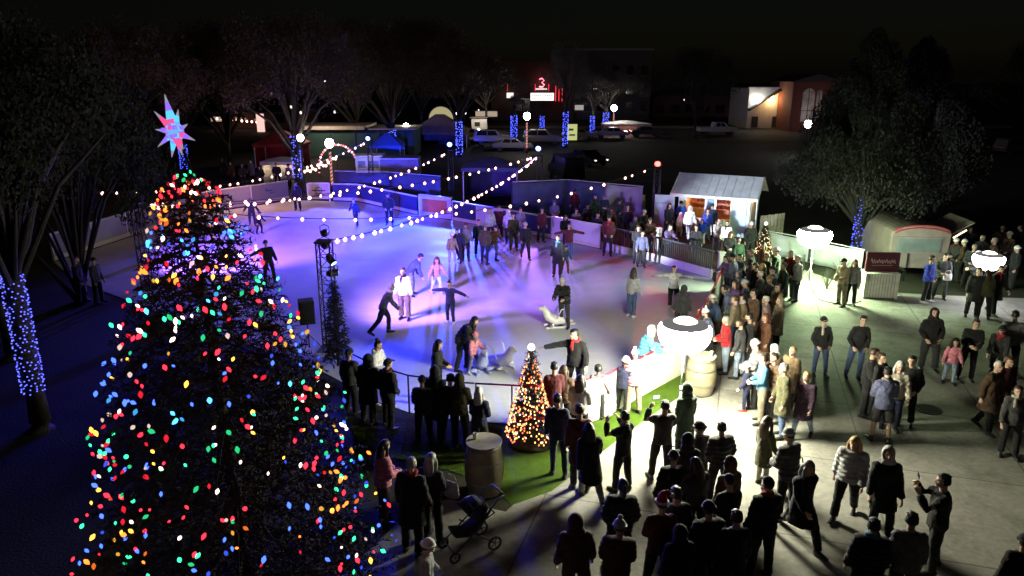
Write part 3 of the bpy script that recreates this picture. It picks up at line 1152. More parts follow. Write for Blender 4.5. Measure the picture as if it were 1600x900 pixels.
def strand(label, a, b, sag, spacing=.85, droop=0, start=0.0):
    a, b = Vector(a), Vector(b)
    L = (b - a).length
    n = max(4, int(L / spacing))
    t = thing('string_lights', label, 'string lights', (0, 0, 0), group='strings of bulbs over the rink')

    def P(u):
        p = a.lerp(b, u)
        p.z -= 4 * sag * u * (1 - u)
        return p
    m = MB(); m.tube([P(i / 24) for i in range(25)], .018, 5); m.build('cable', CABLE, t)
    for i in range(n):
        u = (i + .5) / n
        if u < start:
            continue
        p = P(min(.965, max(.03, u + rnd.uniform(-.3, .3) / n)))
        o = bpy.data.objects.new('bulb', fest_bulb()); COL.objects.link(o); o.parent = t; o.location = p; o.scale = (rnd.uniform(.66, .92),) * 3
    return t


strand('string of bulbs from the nearest truss to the middle blue tower', (TN.x, TN.y, TH), (T3.x, T3.y, TH), .75, .70)
strand('sagging string of bulbs ending at the tower left of the blue lit tent', (T5.x, T5.y, TH), (T2.x, T2.y, TH), 1.15, .72)
strand('flat string of bulbs low over the far boards to the middle blue tower', (T5.x, T5.y, TH), (T3.x, T3.y, TH), .75, .82)
strand('lowest string of bulbs ending at the red tower', (T5.x, T5.y, TH), (T4.x, T4.y, TH), 1.55, .95)
pl = at(120, 300, 3.4)
strand('far left string of bulbs rising to the blue light behind the booth', (pl.x, pl.y, TH), (T1.x, T1.y, TH), 1.1, .95)

# ---------------------------------------------------------------- lamps
IRON = M('cast_iron', (.015, .016, .017), .5, .3, var=.1)


def globe_mat(s):
    return EM('globe_%d' % s, (1, .93, .84), s, True)


def street_lamp(loc, h, label, strength=60, candy=False, r=.22, power=0):
    t = thing('street_lamp', label, 'street lamp', loc, group='globe lamps round the square')
    m = MB(); m.lathe([(.17, 0), (.17, .12), (.11, .18), (.10, .5), (.065, .6), (.055, h - .35), (.09, h - .3), (.05, h - .24)], 14); m.build('post', IRON, t, smooth=True)
    m = MB(); m.ell((0, 0, h - .24 + r * 1.05), (r, r, r * 1.1), 16, 12); m.build('globe', globe_mat(strength), t, smooth=True)
    m = MB(); m.lathe([(.06, h - .24 + r * 2.1), (.03, h - .2 + r * 2.3), (.0, h - .1 + r * 2.4)], 10); m.build('finial', IRON, t)
    if candy:
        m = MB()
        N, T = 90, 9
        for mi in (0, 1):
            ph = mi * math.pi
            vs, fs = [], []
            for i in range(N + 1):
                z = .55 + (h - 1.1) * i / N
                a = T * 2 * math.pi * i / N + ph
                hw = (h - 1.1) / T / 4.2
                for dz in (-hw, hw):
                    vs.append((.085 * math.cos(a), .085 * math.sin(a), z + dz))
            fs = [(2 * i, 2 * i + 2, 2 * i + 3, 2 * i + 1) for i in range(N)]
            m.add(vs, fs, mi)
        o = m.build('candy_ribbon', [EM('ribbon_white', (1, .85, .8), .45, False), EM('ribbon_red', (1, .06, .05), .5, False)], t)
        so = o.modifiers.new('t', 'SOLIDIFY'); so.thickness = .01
    if power:
        lamp('street_lamp_light', 'POINT', (loc[0], loc[1], h - .24 + r), (1, .9, .78), power, r)
    return t


def lamp_at(px, py_base, py_globe, label, **k):
    g = at(px, py_base)
    h = on(px, py_base, py_globe) + .02
    return street_lamp(g, h, label, **k)


lamp_at(520, 302, 226, 'globe lamp beside the string lights with red and white wrapped post', candy=True, strength=45, r=.30)
lamp_at(636, 240, 199, 'globe lamp behind the grey trailer with a candy striped post', candy=True, r=.30, strength=120)
lamp_at(823, 240, 184, 'globe lamp on a candy striped post below the theatre sign', candy=True, r=.36, strength=70)
lamp_at(958, 210, 171, 'distant globe lamp on a candy striped post right of the yellow banner', candy=True, r=.40, strength=70)
lamp_at(1257, 245, 196, 'globe lamp in front of the arched church window', r=.34, strength=70)
lamp_at(476, 300, 216, 'globe lamp half behind the blue wrapped trunk', r=.24, strength=25)


def cobra(loc, h, reach, label):
    t = thing('street_light', label, 'street light', loc)
    m = MB(); m.tube([(0, 0, 0), (0, 0, h * .8), (reach * .15, 0, h * .95), (reach, 0, h)], [.1, .07, .06, .04], 8); m.build('pole', IRON, t, smooth=True)
    m = MB(); m.ell((reach + .3, 0, h), (.45, .2, .1), 12, 6); m.build('head', IRON, t, smooth=True)
    m = MB(); m.ell((reach + .3, 0, h - .07), (.36, .16, .06), 12, 6); m.build('lens', EM('cobra_lens', (1, .95, .88), 9, False), t, smooth=True)


g = at(1100, 196); cobra(g, on(1100, 196, 156), -2.2, 'distant street light with curved arm near the parked pickup')
g = at(940, 190); cobra(g, on(940, 190, 138), -1.6, 'distant street light with curved arm left of the tall globe lamp')


# ---------------------------------------------------------------- balloon lights
def balloon(loc, zc, rx, strength, col, label, rz=0.0):
    t = thing('balloon_light', label, 'balloon light', loc, rz=rz, group='lighting balloons on stands')
    e = EM('balloon_%d' % strength, col, strength, True)
    lo_, hi_ = rx * .84, rx * .42
    prof = []
    for i in range(17):
        a = -math.pi / 2 + i * (math.pi / 2 + .55) / 16
        prof.append((max(.02, rx * max(0, math.cos(a)) ** .8), zc + (lo_ if a < 0 else hi_) * math.sin(a)))
    rz_ = lo_
    m = MB(); m.lathe(prof, 32); m.build('envelope', e, t, smooth=True)
    r1, z1 = prof[-1]
    m = MB(); m.lathe([(r1 * 1.005, z1 + .004), (r1 * .86, z1 + rx * .08), (rx * .46, z1 + rx * .15), (rx * .40, z1 + rx * .12)], 32, cap=False); m.build('cap_band', EM('balloon_cap', (1, .95, .93), .15, False), t, smooth=True)
    m = MB(); m.lathe([(rx * .01, z1 + rx * .26), (rx * .30, z1 + rx * .24), (rx * .45, z1 + rx * .14)], 28); m.build('top_vent', EM('balloon_vent', col, 6, False), t, smooth=True)
    m = MB(); m.tube([(0, 0, .28), (0, 0, 1.3)], .026, 8); m.tube([(0, 0, 1.2), (0, 0, zc - rz_ + .03)], .018, 8); m.lathe([(.04, .26), (.04, .36)], 10); m.lathe([(.035, 1.18), (.035, 1.28)], 10)
    m.build('pole', WHITEP, t, smooth=True)
    for k in range(3):
        a = k * 2 * math.pi / 3 + .3
        m = MB(); m.tube([(0, 0, .9), (.5 * math.cos(a), .5 * math.sin(a), .02)], .014, 6); m.tube([(0, 0, .32), (.26 * math.cos(a), .26 * math.sin(a), .45)], .009, 6)
        m.build('leg', WHITEP, t)
    return t


B1Z = 2.65
b1 = at(1070, 517, B1Z)
balloon((b1.x, b1.y, .012), B1Z, .60, 240, (1, .98, .72), 'larger glowing balloon light in front of the white rink boards')
b2 = at(1273, 366, 2.25)
balloon((b2.x, b2.y, .012), 2.25, .64, 195, (.72, 1, .54), 'glowing balloon light on a thin pole beside the green lit plaza')
b3 = at(1545, 404, 1.75)
balloon((b3.x, b3.y, .012), 1.75, .52, 24, (.95, .97, 1), 'small low balloon light among the dark crowd at the right')

# ---------------------------------------------------------------- loudspeaker, barrels, aids, stroller
BLK = M('black_plastic', (.012, .012, .013), .5, var=.1)
g = at(484, 548)
t = thing('loudspeaker', 'black loudspeaker on a stand left of the nearest truss', 'loudspeaker', g, rz=R(20))
hh = on(484, 548, 505)
m = MB(); m.box((0, 0, hh + .38), (.46, .42, .74)); m.build('cabinet', BLK, t, bevel=.02)
m = MB(); m.box((0, -.216, hh + .38), (.40, .012, .66)); m.build('grille', BLACKM, t)
m = MB(); m.tube([(0, 0, .1), (0, 0, hh)], .02, 8)
m.build('stand_pole', BLACKM, t)
for k_ in range(3):
    a = k_ * 2.094
    m = MB(); m.tube([(0, 0, .55), (.42 * math.cos(a), .42 * math.sin(a), .015)], .014, 6); m.build('stand_leg', BLACKM, t)

STAVE = M('oak_staves', (.25, .21, .13), .6, var=.25, scale=3, bump=.2)
HOOP = M('barrel_hoop', (.30, .29, .26), .4, .7, var=.1)


def barrel(loc, label, h=.95, r=.34):
    t = thing('barrel', label, 'barrel', loc, group='wine barrels on the plaza')
    m = MB()
    prof = [(r * .80, .01)] + [(r * (.80 + .20 * math.sin(math.pi * i / 10)), h * i / 10) for i in range(1, 10)] + [(r * .80, h), (r * .75, h), (r * .75, h - .03)]
    m.lathe(prof, 26); m.build('staves', STAVE, t, smooth=True)
    for z in (.07, .30, .70, .93):
        rr = r * (.80 + .20 * math.sin(math.pi * z)) + .004
        m = MB(); m.lathe([(rr, h * z - .03), (rr + .006, h * z), (rr, h * z + .03)], 26, cap=False); m.build('hoop', HOOP, t, smooth=True)
    m = MB(); m.lathe([(.001, h + .004), (r * .92, h + .004), (r * .92, h + .03), (.001, h + .032)], 26); m.build('table_top', M('barrel_top', (.38, .36, .29), .6, var=.15), t)
    return t


g = at(757, 768)
bar1 = barrel(g, 'wine barrel table on the dark turf with a drink on top', 1.12, .40)
g2 = at(1093, 614)
bar2 = barrel(g2, 'brightly lit wine barrel beside the larger balloon light', 1.05, .40)


def cup(loc, label, col=(.7, .68, .6)):
    m = MB(); m.lathe([(.036, 0), (.046, .12), (.049, .125), (.044, .122), (.034, .01)], 14)
    o = m.build('cup', M('paper_cup', col, .6, var=.05), None, smooth=True, loc=loc)
    return tag(o, label, 'cup', 'paper cups on the barrels')


cup((g.x - .18, g.y + .08, 1.155), 'white paper cup on top of the dark side barrel')
cup((g2.x + .22, g2.y - .05, 1.085), 'white paper cup on the right of the lit barrel top')
cup((g2.x - .2, g2.y + .02, 1.085), 'white paper cup on the left of the lit barrel top')

AID = M('aid_white_plastic', (.86, .84, .86), .4, var=.08, coat=.3)
AIDB = M('aid_blue_plastic', (.42, .48, .78), .4, var=.08, coat=.3)


def skate_aid(px, rz, label, mat):
    """Seal shaped skating aid: body, raised head, tail flippers, handle bars and runners."""
    g = at(*px)
    t = thing('skating_aid', label, 'skating aid', (g.x, g.y, .014), rz=rz, group='seal shaped skating aids', scale=1.05)
    m = MB()
    m.tube([(0, -.42, .16), (0, -.25, .2), (0, .05, .24), (0, .25, .36), (0, .34, .55), (0, .42, .66), (0, .54, .64)],
           [(.07, .06), (.15, .12), (.20, .18), (.17, .16), (.12, .12), (.11, .11), (.05, .05)], 14, ref=(0, 0, 1), round_ends=True)
    for sx in (-1, 1):
        m.ell((sx * .14, -.5, .14), (.12, .14, .04), 10, 6)
        m.ell((sx * .24, .16, .10), (.12, .08, .05), 10, 6)
    me = remesh(m, .016, 3, name='seal_body'); me.materials.append(mat)
    o = bpy.data.objects.new('body', me); COL.objects.link(o); o.parent = t
    for sx in (-1, 1):
        m = MB(); m.tube([(sx * .18, .0, .3), (sx * .22, -.12, .62), (sx * .22, -.26, .68)], .018, 8); m.build('handle', mat, t, smooth=True)
        m = MB(); m.box((sx * .17, -.05, .03), (.06, .8, .06)); m.build('runner', mat, t, bevel=.01)


skate_aid((868, 511), R(100), 'white seal skating aid before the man in dark jacket', AID)
skate_aid((750, 580), R(200), 'pale blue seal skating aid held by the pink clad child', AIDB)
skate_aid((783, 575), R(230), 'white seal skating aid right of the pale blue one', AID)

# stroller
g = at(735, 858)
t = thing('stroller', 'dark pushchair with a curved handle at the bottom of the plaza', 'stroller', (g.x, g.y, .012), rz=R(-60))
CLOTHD = fab('charcoal')
m = MB(); m.tube([(0, -.34, .46), (0, -.1, .40), (0, .12, .5), (0, .26, .84)], [(.20, .05)] * 4, 12, ref=(0, -1, 1)); m.build('seat', CLOTHD, t, smooth=True)
m = MB()
for i in range(6):
    a = R(20 + i * 24)
    m.tube([(-.22, .1 + .02 * i, .62), (-.22, .1 + .30 * math.cos(a), .62 + .36 * math.sin(a)), (.22, .1 + .30 * math.cos(a), .62 + .36 * math.sin(a)), (.22, .1 + .02 * i, .62)], .012, 6)
o = m.build('hood_ribs', BLACKM, t)
m = MB()
N = 8
vs = []
for i in range(N):
    a = R(20 + i * 17)
    for sx in (-1, -.5, .5, 1):
        vs.append((sx * .22, .1 + .30 * math.cos(a), .62 + .36 * math.sin(a) - (.04 if abs(sx) == 1 else 0)))
m.add(vs, [(i * 4 + j, (i + 1) * 4 + j, (i + 1) * 4 + j + 1, i * 4 + j + 1) for i in range(N - 1) for j in range(3)])
o = m.build('hood', CLOTHD, t, smooth=True); so = o.modifiers.new('t', 'SOLIDIFY'); so.thickness = .01
m = MB()
for sx in (-1, 1):
    m.tube([(sx * .23, -.42, .16), (sx * .23, .1, .55), (sx * .23, .42, .98), (sx * .2, .58, 1.02)], .014, 8)
    m.tube([(sx * .23, .36, .15), (sx * .23, -.1, .5)], .014, 8)
m.tube([(-.2, .58, 1.02), (.2, .58, 1.02)], .018, 8); m.tube([(-.23, -.42, .18), (.23, -.42, .18)], .012, 8)
m.build('frame', ALU, t, smooth=True)
for (x, y, r_) in ((-.25, -.42, .11), (.25, -.42, .11), (-.26, .36, .14), (.26, .36, .14)):
    m = MB(); m.tube([(x, y + (r_ - .02) * math.cos(a), r_ + (r_ - .02) * math.sin(a)) for a in [i * math.pi / 9 for i in range(18)]], .022, 8, ref=(1, 0, 0), closed=True)
    w = m.build('wheel', BLK, t, smooth=True)
    m = MB()
    for i in range(5):
        a = i * 2 * math.pi / 5
        m.tube([(x, y, r_), (x, y + (r_ - .02) * math.cos(a), r_ + (r_ - .02) * math.sin(a))], .008, 5)
    m.build('spoke', ALU, w)

# power cables across the plaza and a drain cover
for px, l in (([(1062, 640), (1040, 668), (1052, 700), (1120, 716), (1150, 690)], 'black power cable on the bright concrete below the larger balloon light'), ([(1268, 452), (1282, 470), (1322, 478), (1352, 470)], 'black power cable from the thin balloon pole to the kiosk')):
    pp = [at(*p) for p in px]
    cv = []
    for a_, b_ in zip(pp, pp[1:]):
        for i in range(6):
            q = a_.lerp(b_, i / 6); cv.append((q.x + .05 * math.sin(i * 2.2), q.y + .04 * math.cos(i * 1.7), .022))
    m = MB(); m.tube(cv, .014, 6)
    tag(m.build('power_cable', CABLE, smooth=True), l, 'cable')
g = at(1450, 640)
m = MB(); m.lathe([(.01, .022), (.30, .022), (.33, .018), (.33, .005)], 24)
for i in range(5):
    m.box((g.x * 0, -.2 + i * .1, .026), (.44, .02, .006))
tag(m.build('drain_cover', IRON, loc=(g.x, g.y, 0)), 'round iron drain cover in the dim right plaza', 'drain cover')
# ---------------------------------------------------------------- the Christmas trees
NEEDLE = M('fir_needles', (.011, .010, .006), .8, var=.35, scale=2.5)
BARK = M('bark', (.026, .020, .016), .9, var=.35, scale=8, bump=.8)
PAL = {'red': (1, .022, .045), 'green': (.03, .80, .27), 'blue': (.05, .12, 1), 'cyan': (.07, .45, 1), 'yellow': (1, .47, .05), 'orange': (1, .19, .025), 'white': (1, .72, .62)}


def fir(name, label, loc, prof, n_twigs, twig=(.22, .42), seed=1, needle=.085, nw=.011, nn=15, cat='Christmas tree'):
    """prof: list of (z, radius). Branches as drooping limbs clad in needles."""
    rg = random.Random(seed)
    t = thing(name, label, cat, loc)
    top = prof[-1][0]

    def rad(z):
        for (z0, r0), (z1, r1) in zip(prof, prof[1:]):
            if z <= z1:
                return r0 + (r1 - r0) * max(0, (z - z0)) / (z1 - z0)
        return prof[-1][1]
    m = MB(); m.tube([(0, 0, 0), (0, 0, top * .5), (0, 0, top * .96)], [.035 * top * .55, .02 * top * .55, .006], 10)
    limbs = int(n_twigs / 22)
    for i in range(limbs):
        z = prof[0][0] + (top - prof[0][0]) * (1 - (1 - (i + .5) / limbs) ** 1.0) * .96
        a = i * 2.39996
        r = rad(z) * rg.uniform(.7, .95)
        m.tube([(0, 0, z + .12 * r), (r * .5 * math.cos(a), r * .5 * math.sin(a), z + .06 * r), (r * math.cos(a), r * math.sin(a), z - .02 * r)], [.02, .012, .005], 5)
    m.build('trunk', M('fir_bark', (.02, .014, .01), .9, var=.3, scale=8), t)
    m = MB()
    vs, fs = [], []
    for i in range(n_twigs):
        while True:
            z = rg.uniform(prof[0][0], top)
            if rg.random() < (rad(z) + .12) / (max(p[1] for p in prof) + .12):
                break
        a = rg.uniform(0, 2 * math.pi)
        # limbs gather the twigs into tufts
        lump = .86 + .14 * math.sin(a * 9 + z * 7.3) * math.sin(z * 9.1 + 2 * a)
        rr = rad(z) * (rg.random() ** .42) * lump
        p = Vector((rr * math.cos(a), rr * math.sin(a), z))
        d = Vector((math.cos(a + rg.uniform(-.7, .7)), math.sin(a + rg.uniform(-.7, .7)), rg.uniform(-.55, .25))).normalized()
        L = rg.uniform(*twig)
        for j in range(nn):
            u = (j + rg.random()) / nn
            q = p + d * (u - .35) * L + Vector((0, 0, -.12 * u * u * L))
            e = (d * rg.uniform(.2, .8) + Vector((rg.uniform(-1, 1), rg.uniform(-1, 1), rg.uniform(-1, 1)))).normalized()
            s = e.cross(Vector((rg.uniform(-1, 1), rg.uniform(-1, 1), rg.uniform(-1, 1))))
            if s.length < 1e-3:
                continue
            s = s.normalized() * nw
            ln = needle * rg.uniform(.7, 1.25)
            o = len(vs)
            vs += [q - s, q + s, q + e * ln]
            fs.append((o, o + 1, o + 2))
    m.add(vs, fs)
    m.build('needles', NEEDLE, t)
    return t, rad, rg


CT = Vector((-3.98, 9.5, 0))
prof = [(.25, 2.34), (1.0, 2.22), (2.0, 2.04), (3.0, 1.76), (3.9, 1.54), (4.6, 1.30), (5.3, 1.04), (5.9, .72), (6.4, .50), (6.75, .34), (7.0, .05)]
ctree, crad, crg = fir('christmas_tree', 'huge Christmas tree covered in large coloured bulbs in the foreground', CT, prof, 3800, seed=4, nn=20)


ctree.rotation_euler = (0, R(-1.8), 0)


def zrow(y):
    return CAM_H - 9.2 * math.tan(CAM_P - math.atan((450 - y) / CAM_F))


BANDS = [((268, 288), ['green'] * 6 + ['red'], 9), ((286, 322), ['red', 'red', 'orange', 'red', 'white'], 46), ((322, 346), ['orange', 'yellow', 'orange', 'red'], 20),
         ((346, 362), ['yellow', 'blue', 'orange', 'red'], 12), ((362, 388), ['cyan', 'blue', 'cyan', 'blue', 'white'], 40), ((392, 412), ['yellow', 'white', 'red'], 14),
         ((410, 428), ['orange', 'yellow', 'orange', 'red'], 22), ((436, 478), ['green', 'cyan', 'red', 'white', 'green', 'red'], 40), ((478, 522), ['red', 'green', 'white', 'red', 'yellow'], 34),
         ((525, 570), ['blue', 'yellow', 'red', 'white', 'red', 'blue'], 40), ((572, 596), ['blue', 'cyan', 'blue', 'blue'], 26),
         ((598, 660), ['green', 'red', 'yellow', 'white', 'red', 'green'], 70), ((660, 740), ['green', 'red', 'blue', 'yellow', 'white', 'red'], 96), ((740, 800), ['blue', 'red', 'green', 'yellow', 'orange', 'blue'], 78),
         ((800, 905), ['red', 'green', 'yellow', 'blue', 'white', 'red', 'blue'], 110)]
bm_ = MB(); bm_.tube([(0, 0, -.044), (0, 0, -.025), (0, 0, 0), (0, 0, .018)], [.009, .022, .026, .014], 8, ref=(0, 1, 0), round_ends=True)
bulb_mesh = {}
for c, v in PAL.items():
    for lv, st in (('bright', 3.0), ('soft', .8)):
        bulb_mesh[c, lv] = bm_.mesh('bulb', [EM('tree_bulb_%s_%s' % (c, lv), v, st, True)], True)
bulbs = []
cam_az = math.atan2(-CT.y, -CT.x)
for (y0, y1), cols, n in BANDS:
    k_ = 0
    while k_ < n:
        y = crg.uniform(y0, y1)
        a = crg.uniform(-math.pi, math.pi)
        da = (a - cam_az + math.pi) % (2 * math.pi) - math.pi
        if abs(da) > 1.75 and y > 400:
            continue
        if abs(da) > 1.15 and crg.random() < .45:
            continue
        if y > 470 and abs(da) < .6 and crg.random() < .3:
            continue
        z = zrow(y)
        if z < .2 or z > 7.0:
            z = max(.2, min(6.95, z))
        r = crad(z) * crg.uniform(.84, 1.06) + .02
        ax = Vector((r * math.cos(a), r * math.sin(a), z - .03 * abs(math.cos(da)) * 0))
        facing = math.cos(da)
        bulbs.append((facing, ax, a, crg.choice(cols), 'bright' if crg.random() < .72 else 'soft', crg.uniform(-.9, .9), crg.uniform(-.9, .9), crg.uniform(.62, 1.25) * (.80 if y < 400 else .94)))
        k_ += 1
bulbs.sort(key=lambda b: -(b[0] + .6 * (b[4] == 'bright')) + (b[1].z) * .05)
rest = MB()
rest_mats = [EM('tree_bulb_%s_%s' % (c, lv), v, 1, True) for c, v in PAL.items() for lv in ('bright', 'soft')]
keys = [(c, lv) for c in PAL for lv in ('bright', 'soft')]
for i, (f_, p, a, c, lv, tx, ty, sc) in enumerate(bulbs):
    if i < 100:
        o = bpy.data.objects.new('bulb', bulb_mesh[c, lv]); COL.objects.link(o); o.parent = ctree
        o.location = p; o.rotation_euler = (tx, ty, a); o.scale = (sc,) * 3
    else:
        mt = Matrix.Rotation(a, 3, 'Z') @ Matrix.Rotation(ty, 3, 'Y') @ Matrix.Rotation(tx, 3, 'X') * sc
        rest.add([mt @ q + p for q in bm_.v], bm_.f, keys.index((c, lv)))
o = rest.build('bulb', rest_mats, ctree, smooth=True); o['kind'] = 'stuff'

# star topper: a many-pointed lantern of lit facets
sp_ = CT + Vector((-.29, 0, 7.50))
st = thing('star_topper', 'glowing multi-pointed star leaning on top of the huge Christmas tree', 'star', sp_, scale=.73)
st.rotation_euler = (0, R(-9), R(-8))
SC = {'blue': EM('star_blue', (.10, .25, 1), 1.6, True), 'cyan': EM('star_cyan', (.10, .55, 1), 1.2, True), 'pink': EM('star_pink', (.95, .10, .32), .9, True), 'lilac': EM('star_lilac', (.30, .16, .95), 1.0, True), 'pale': EM('star_pale', (.62, .58, .80), .45, True)}
m = MB(); m.ell((0, 0, 0), (.155, .15, .175), 10, 7); core = m.build('core', [SC['lilac'], SC['blue'], SC['cyan'], SC['pink']], st)
for i, p in enumerate(core.data.polygons):
    p.material_index = (0, 1, 1, 0, 2, 3)[(i * 7) % 6]


def spike(d, L, r, cols):
    d = Vector(d).normalized()
    u = d.orthogonal().normalized(); v = d.cross(u)
    m = MB()
    K = len(cols)
    ring = []
    for i in range(K + 1):
        f = i / K
        rr = r * (1 - f) + .004
        ring.append([d * (.08 + f * L) + (u * math.cos(j * math.pi / 2) + v * math.sin(j * math.pi / 2)) * rr for j in range(4)])
    for i in range(K):
        m.add(ring[i] + ring[i + 1], [(j, (j + 1) % 4, 4 + (j + 1) % 4, 4 + j) for j in range(4)], i)
    m.build('point', [SC[c] for c in cols], st)


spike((0, 0, 1), .56, .105, ['pink', 'cyan', 'lilac', 'pale'])
spike((.12, -.1, -1), .34, .08, ['pink', 'pink', 'pale'])
for i, a in enumerate([15, 62, 118, 165, 212, 248, 292, 330]):
    d = (math.cos(R(a)), -.25 + .2 * (i % 2), math.sin(R(a)))
    spike(d, .27 + .05 * (i % 3), .07, [['cyan', 'lilac', 'pale'], ['blue', 'cyan', 'pale'], ['pink', 'pink', 'pale'], ['pink', 'lilac', 'pale']][i % 4])
for i, a in enumerate((40, 140, 220, 320)):
    spike((math.cos(R(a)) * .6, -.8, math.sin(R(a)) * .6), .16, .07, ['blue', 'lilac'])

m = MB(); m.tube([(.02, .04, -.12), (.10, .06, -.85)], .022, 8); m.build('mast', BLACKM, st)
# small warm Christmas trees
WARM = [EM('warm_bulb', (1, .52, .16), 2.6, True), EM('warm_white_bulb', (1, .74, .42), 2.4, True), EM('warm_orange_bulb', (1, .20, .06), 2.2, True)]
RIB = M('red_ribbon', (.42, .012, .015), .45, var=.1)


def small_tree(label, loc, h, r, nb, ribbon, seed, skirt=True):
    pr = [(.18 * h / 2, r), (.5 * h, r * .58), (.8 * h, r * .28), (h, .03)]
    t, rad, rg = fir('christmas_tree', label, loc, pr, 1100, (.10, .2), seed, .055, .009, 12)
    mb = MB(); mb.ell((0, 0, 0), (.017, .017, .024), 6, 4)
    ms = [mb.mesh('bulb', [w], True) for w in WARM]
    items = []
    for i in range(nb):
        z = pr[0][0] + (h - pr[0][0]) * (1 - math.sqrt(rg.random()))
        a = -math.pi / 2 + rg.uniform(-1.9, 1.9)
        items.append((rg.random(), z, a, rg.choice((0, 0, 1, 2, 2) if nb > 100 else (0, 1, 1, 1))))
    rest = MB()
    for i, (_, z, a, c) in enumerate(items):
        p = Vector((rad(z) * 1.0 * math.cos(a), rad(z) * math.sin(a), z)) * 1.0
        if i < 100:
            o = bpy.data.objects.new('bulb', ms[c]); COL.objects.link(o); o.parent = t; o.location = p
        else:
            rest.add([q + p for q in mb.v], mb.f, c)
    if nb > 100:
        o = rest.build('bulb', WARM, t, smooth=True); o['kind'] = 'stuff'
    for z in ribbon:
        m = MB()
        rr = rad(z * h) * 1.02
        m.tube([(rr * math.cos(a) * (1 + .05 * math.sin(5 * a)), rr * math.sin(a) * (1 + .05 * math.sin(5 * a)), z * h + .04 * math.sin(3 * a)) for a in [i * math.pi / 16 for i in range(32)]], [(.008, .045)] * 32, 6, ref=(0, 0, 1), closed=True)
        m.build('ribbon', RIB, t)
    m = MB(); m.ell((0, 0, h + .07), (.085, .085, .085), 12, 8); m.build('top_ball', EM('tree_top_ball', (.95, .95, 1), 2.5, True), t, smooth=True)
    if skirt:
        m = MB(); m.lathe([(r * .9, 0.01), (r * .8, .10), (r * .45, .18), (.05, .22)], 24); m.build('skirt', M('tree_skirt', (.03, .03, .015), .9, var=.3), t, smooth=True)


g = at(829, 692); hh = on(829, 692, 548)
small_tree('small Christmas tree with warm lights and red ribbon by the rail', (g.x, g.y, .014), hh, .60, 420, (.35, .66), 7)
g = at(1192, 400); hh = on(1192, 400, 352)
small_tree('slim warm lit Christmas tree behind the crowd right of the hut', (g.x, g.y, .012), hh, .42, 90, (), 9)
g = at(529, 572); hh = on(529, 572, 440)
fir('fir_tree', 'unlit slim dark fir standing right of the nearest truss', (g.x, g.y, .016), [(.15, .42), (hh * .5, .30), (hh, .03)], 800, (.12, .24), 12, .07, .011, 12, cat='fir tree')

# ---------------------------------------------------------------- wrapped trees
LEAF = [M('dry_leaves_brown', (.075, .050, .032), .85, var=.4, scale=1.2), M('dark_leaves', (.030, .034, .020), .85, var=.4, scale=1.2), M('grey_leaves', (.10, .095, .085), .85, var=.35, scale=1.2), M('night_leaves', (.012, .012, .008), .9, var=.4, scale=1.2), M('evergreen_leaves', (.010, .010, .009), .9, var=.4, scale=1.2)]
_crowns = {}


def crown_mesh(kind, seed, leafn):
    k_ = (kind, seed)
    if k_ in _crowns:
        return _crowns[k_]
    rg = random.Random(seed)
    clumps = []
    if kind == 'cone':
        for i in range(120):
            z = rg.random() ** 1.3
            r = (1 - z) ** .75 * rg.uniform(.55, 1)
            a = rg.uniform(0, 6.283)
            clumps.append((Vector((r * math.cos(a), r * math.sin(a), z)), .20 * (1 - z * .55)))
    else:
        for i in range(46):
            a = rg.uniform(0, 6.283)
            el = rg.uniform(-.35, 1.5)
            r = rg.uniform(.55, 1.0)
            clumps.append((Vector((r * math.cos(a) * math.cos(el), r * math.sin(a) * math.cos(el), .5 + .5 * r * math.sin(el))), rg.uniform(.13, .27)))
    vs, fs = [], []
    for i in range(leafn):
        c, rr = rg.choice(clumps)
        d = Vector((rg.gauss(0, 1), rg.gauss(0, 1), rg.gauss(0, .7)))
        p = c + d.normalized() * rr * rg.random() ** .4
        n1 = Vector((rg.uniform(-1, 1), rg.uniform(-1, 1), rg.uniform(-1, 1))).normalized()
        n2 = n1.orthogonal().normalized()
        s = rg.uniform(.005, .012) * (1.35 if kind == 'cone' else 1)
        o = len(vs)
        vs += [p - n1 * s * 1.4, p + n2 * s * .8, p + n1 * s * 1.4, p - n2 * s * .8]
        fs.append((o, o + 1, o + 2, o + 3))
    tm = MB()
    for i, (c, rr) in enumerate(clumps):
        if i % 2 == 0:
            zb = max(-.25, c.z * .45 - .25)
            tm.tube([(0, 0, zb - .1), Vector((c.x * .45, c.y * .45, (zb + c.z) / 2 + .03)), c], [.024, .013, .004], 5)
    m = MB(); m.add(vs, fs)
    _crowns[k_] = (m, tm)
    return _crowns[k_]


WRAP_MAT = EM('wrap_bulb', (.10, .12, 1), 2.6, True)
WRAP_FAR = EM('wrap_bulb_far', (.06, .09, 1), 5.0, True)


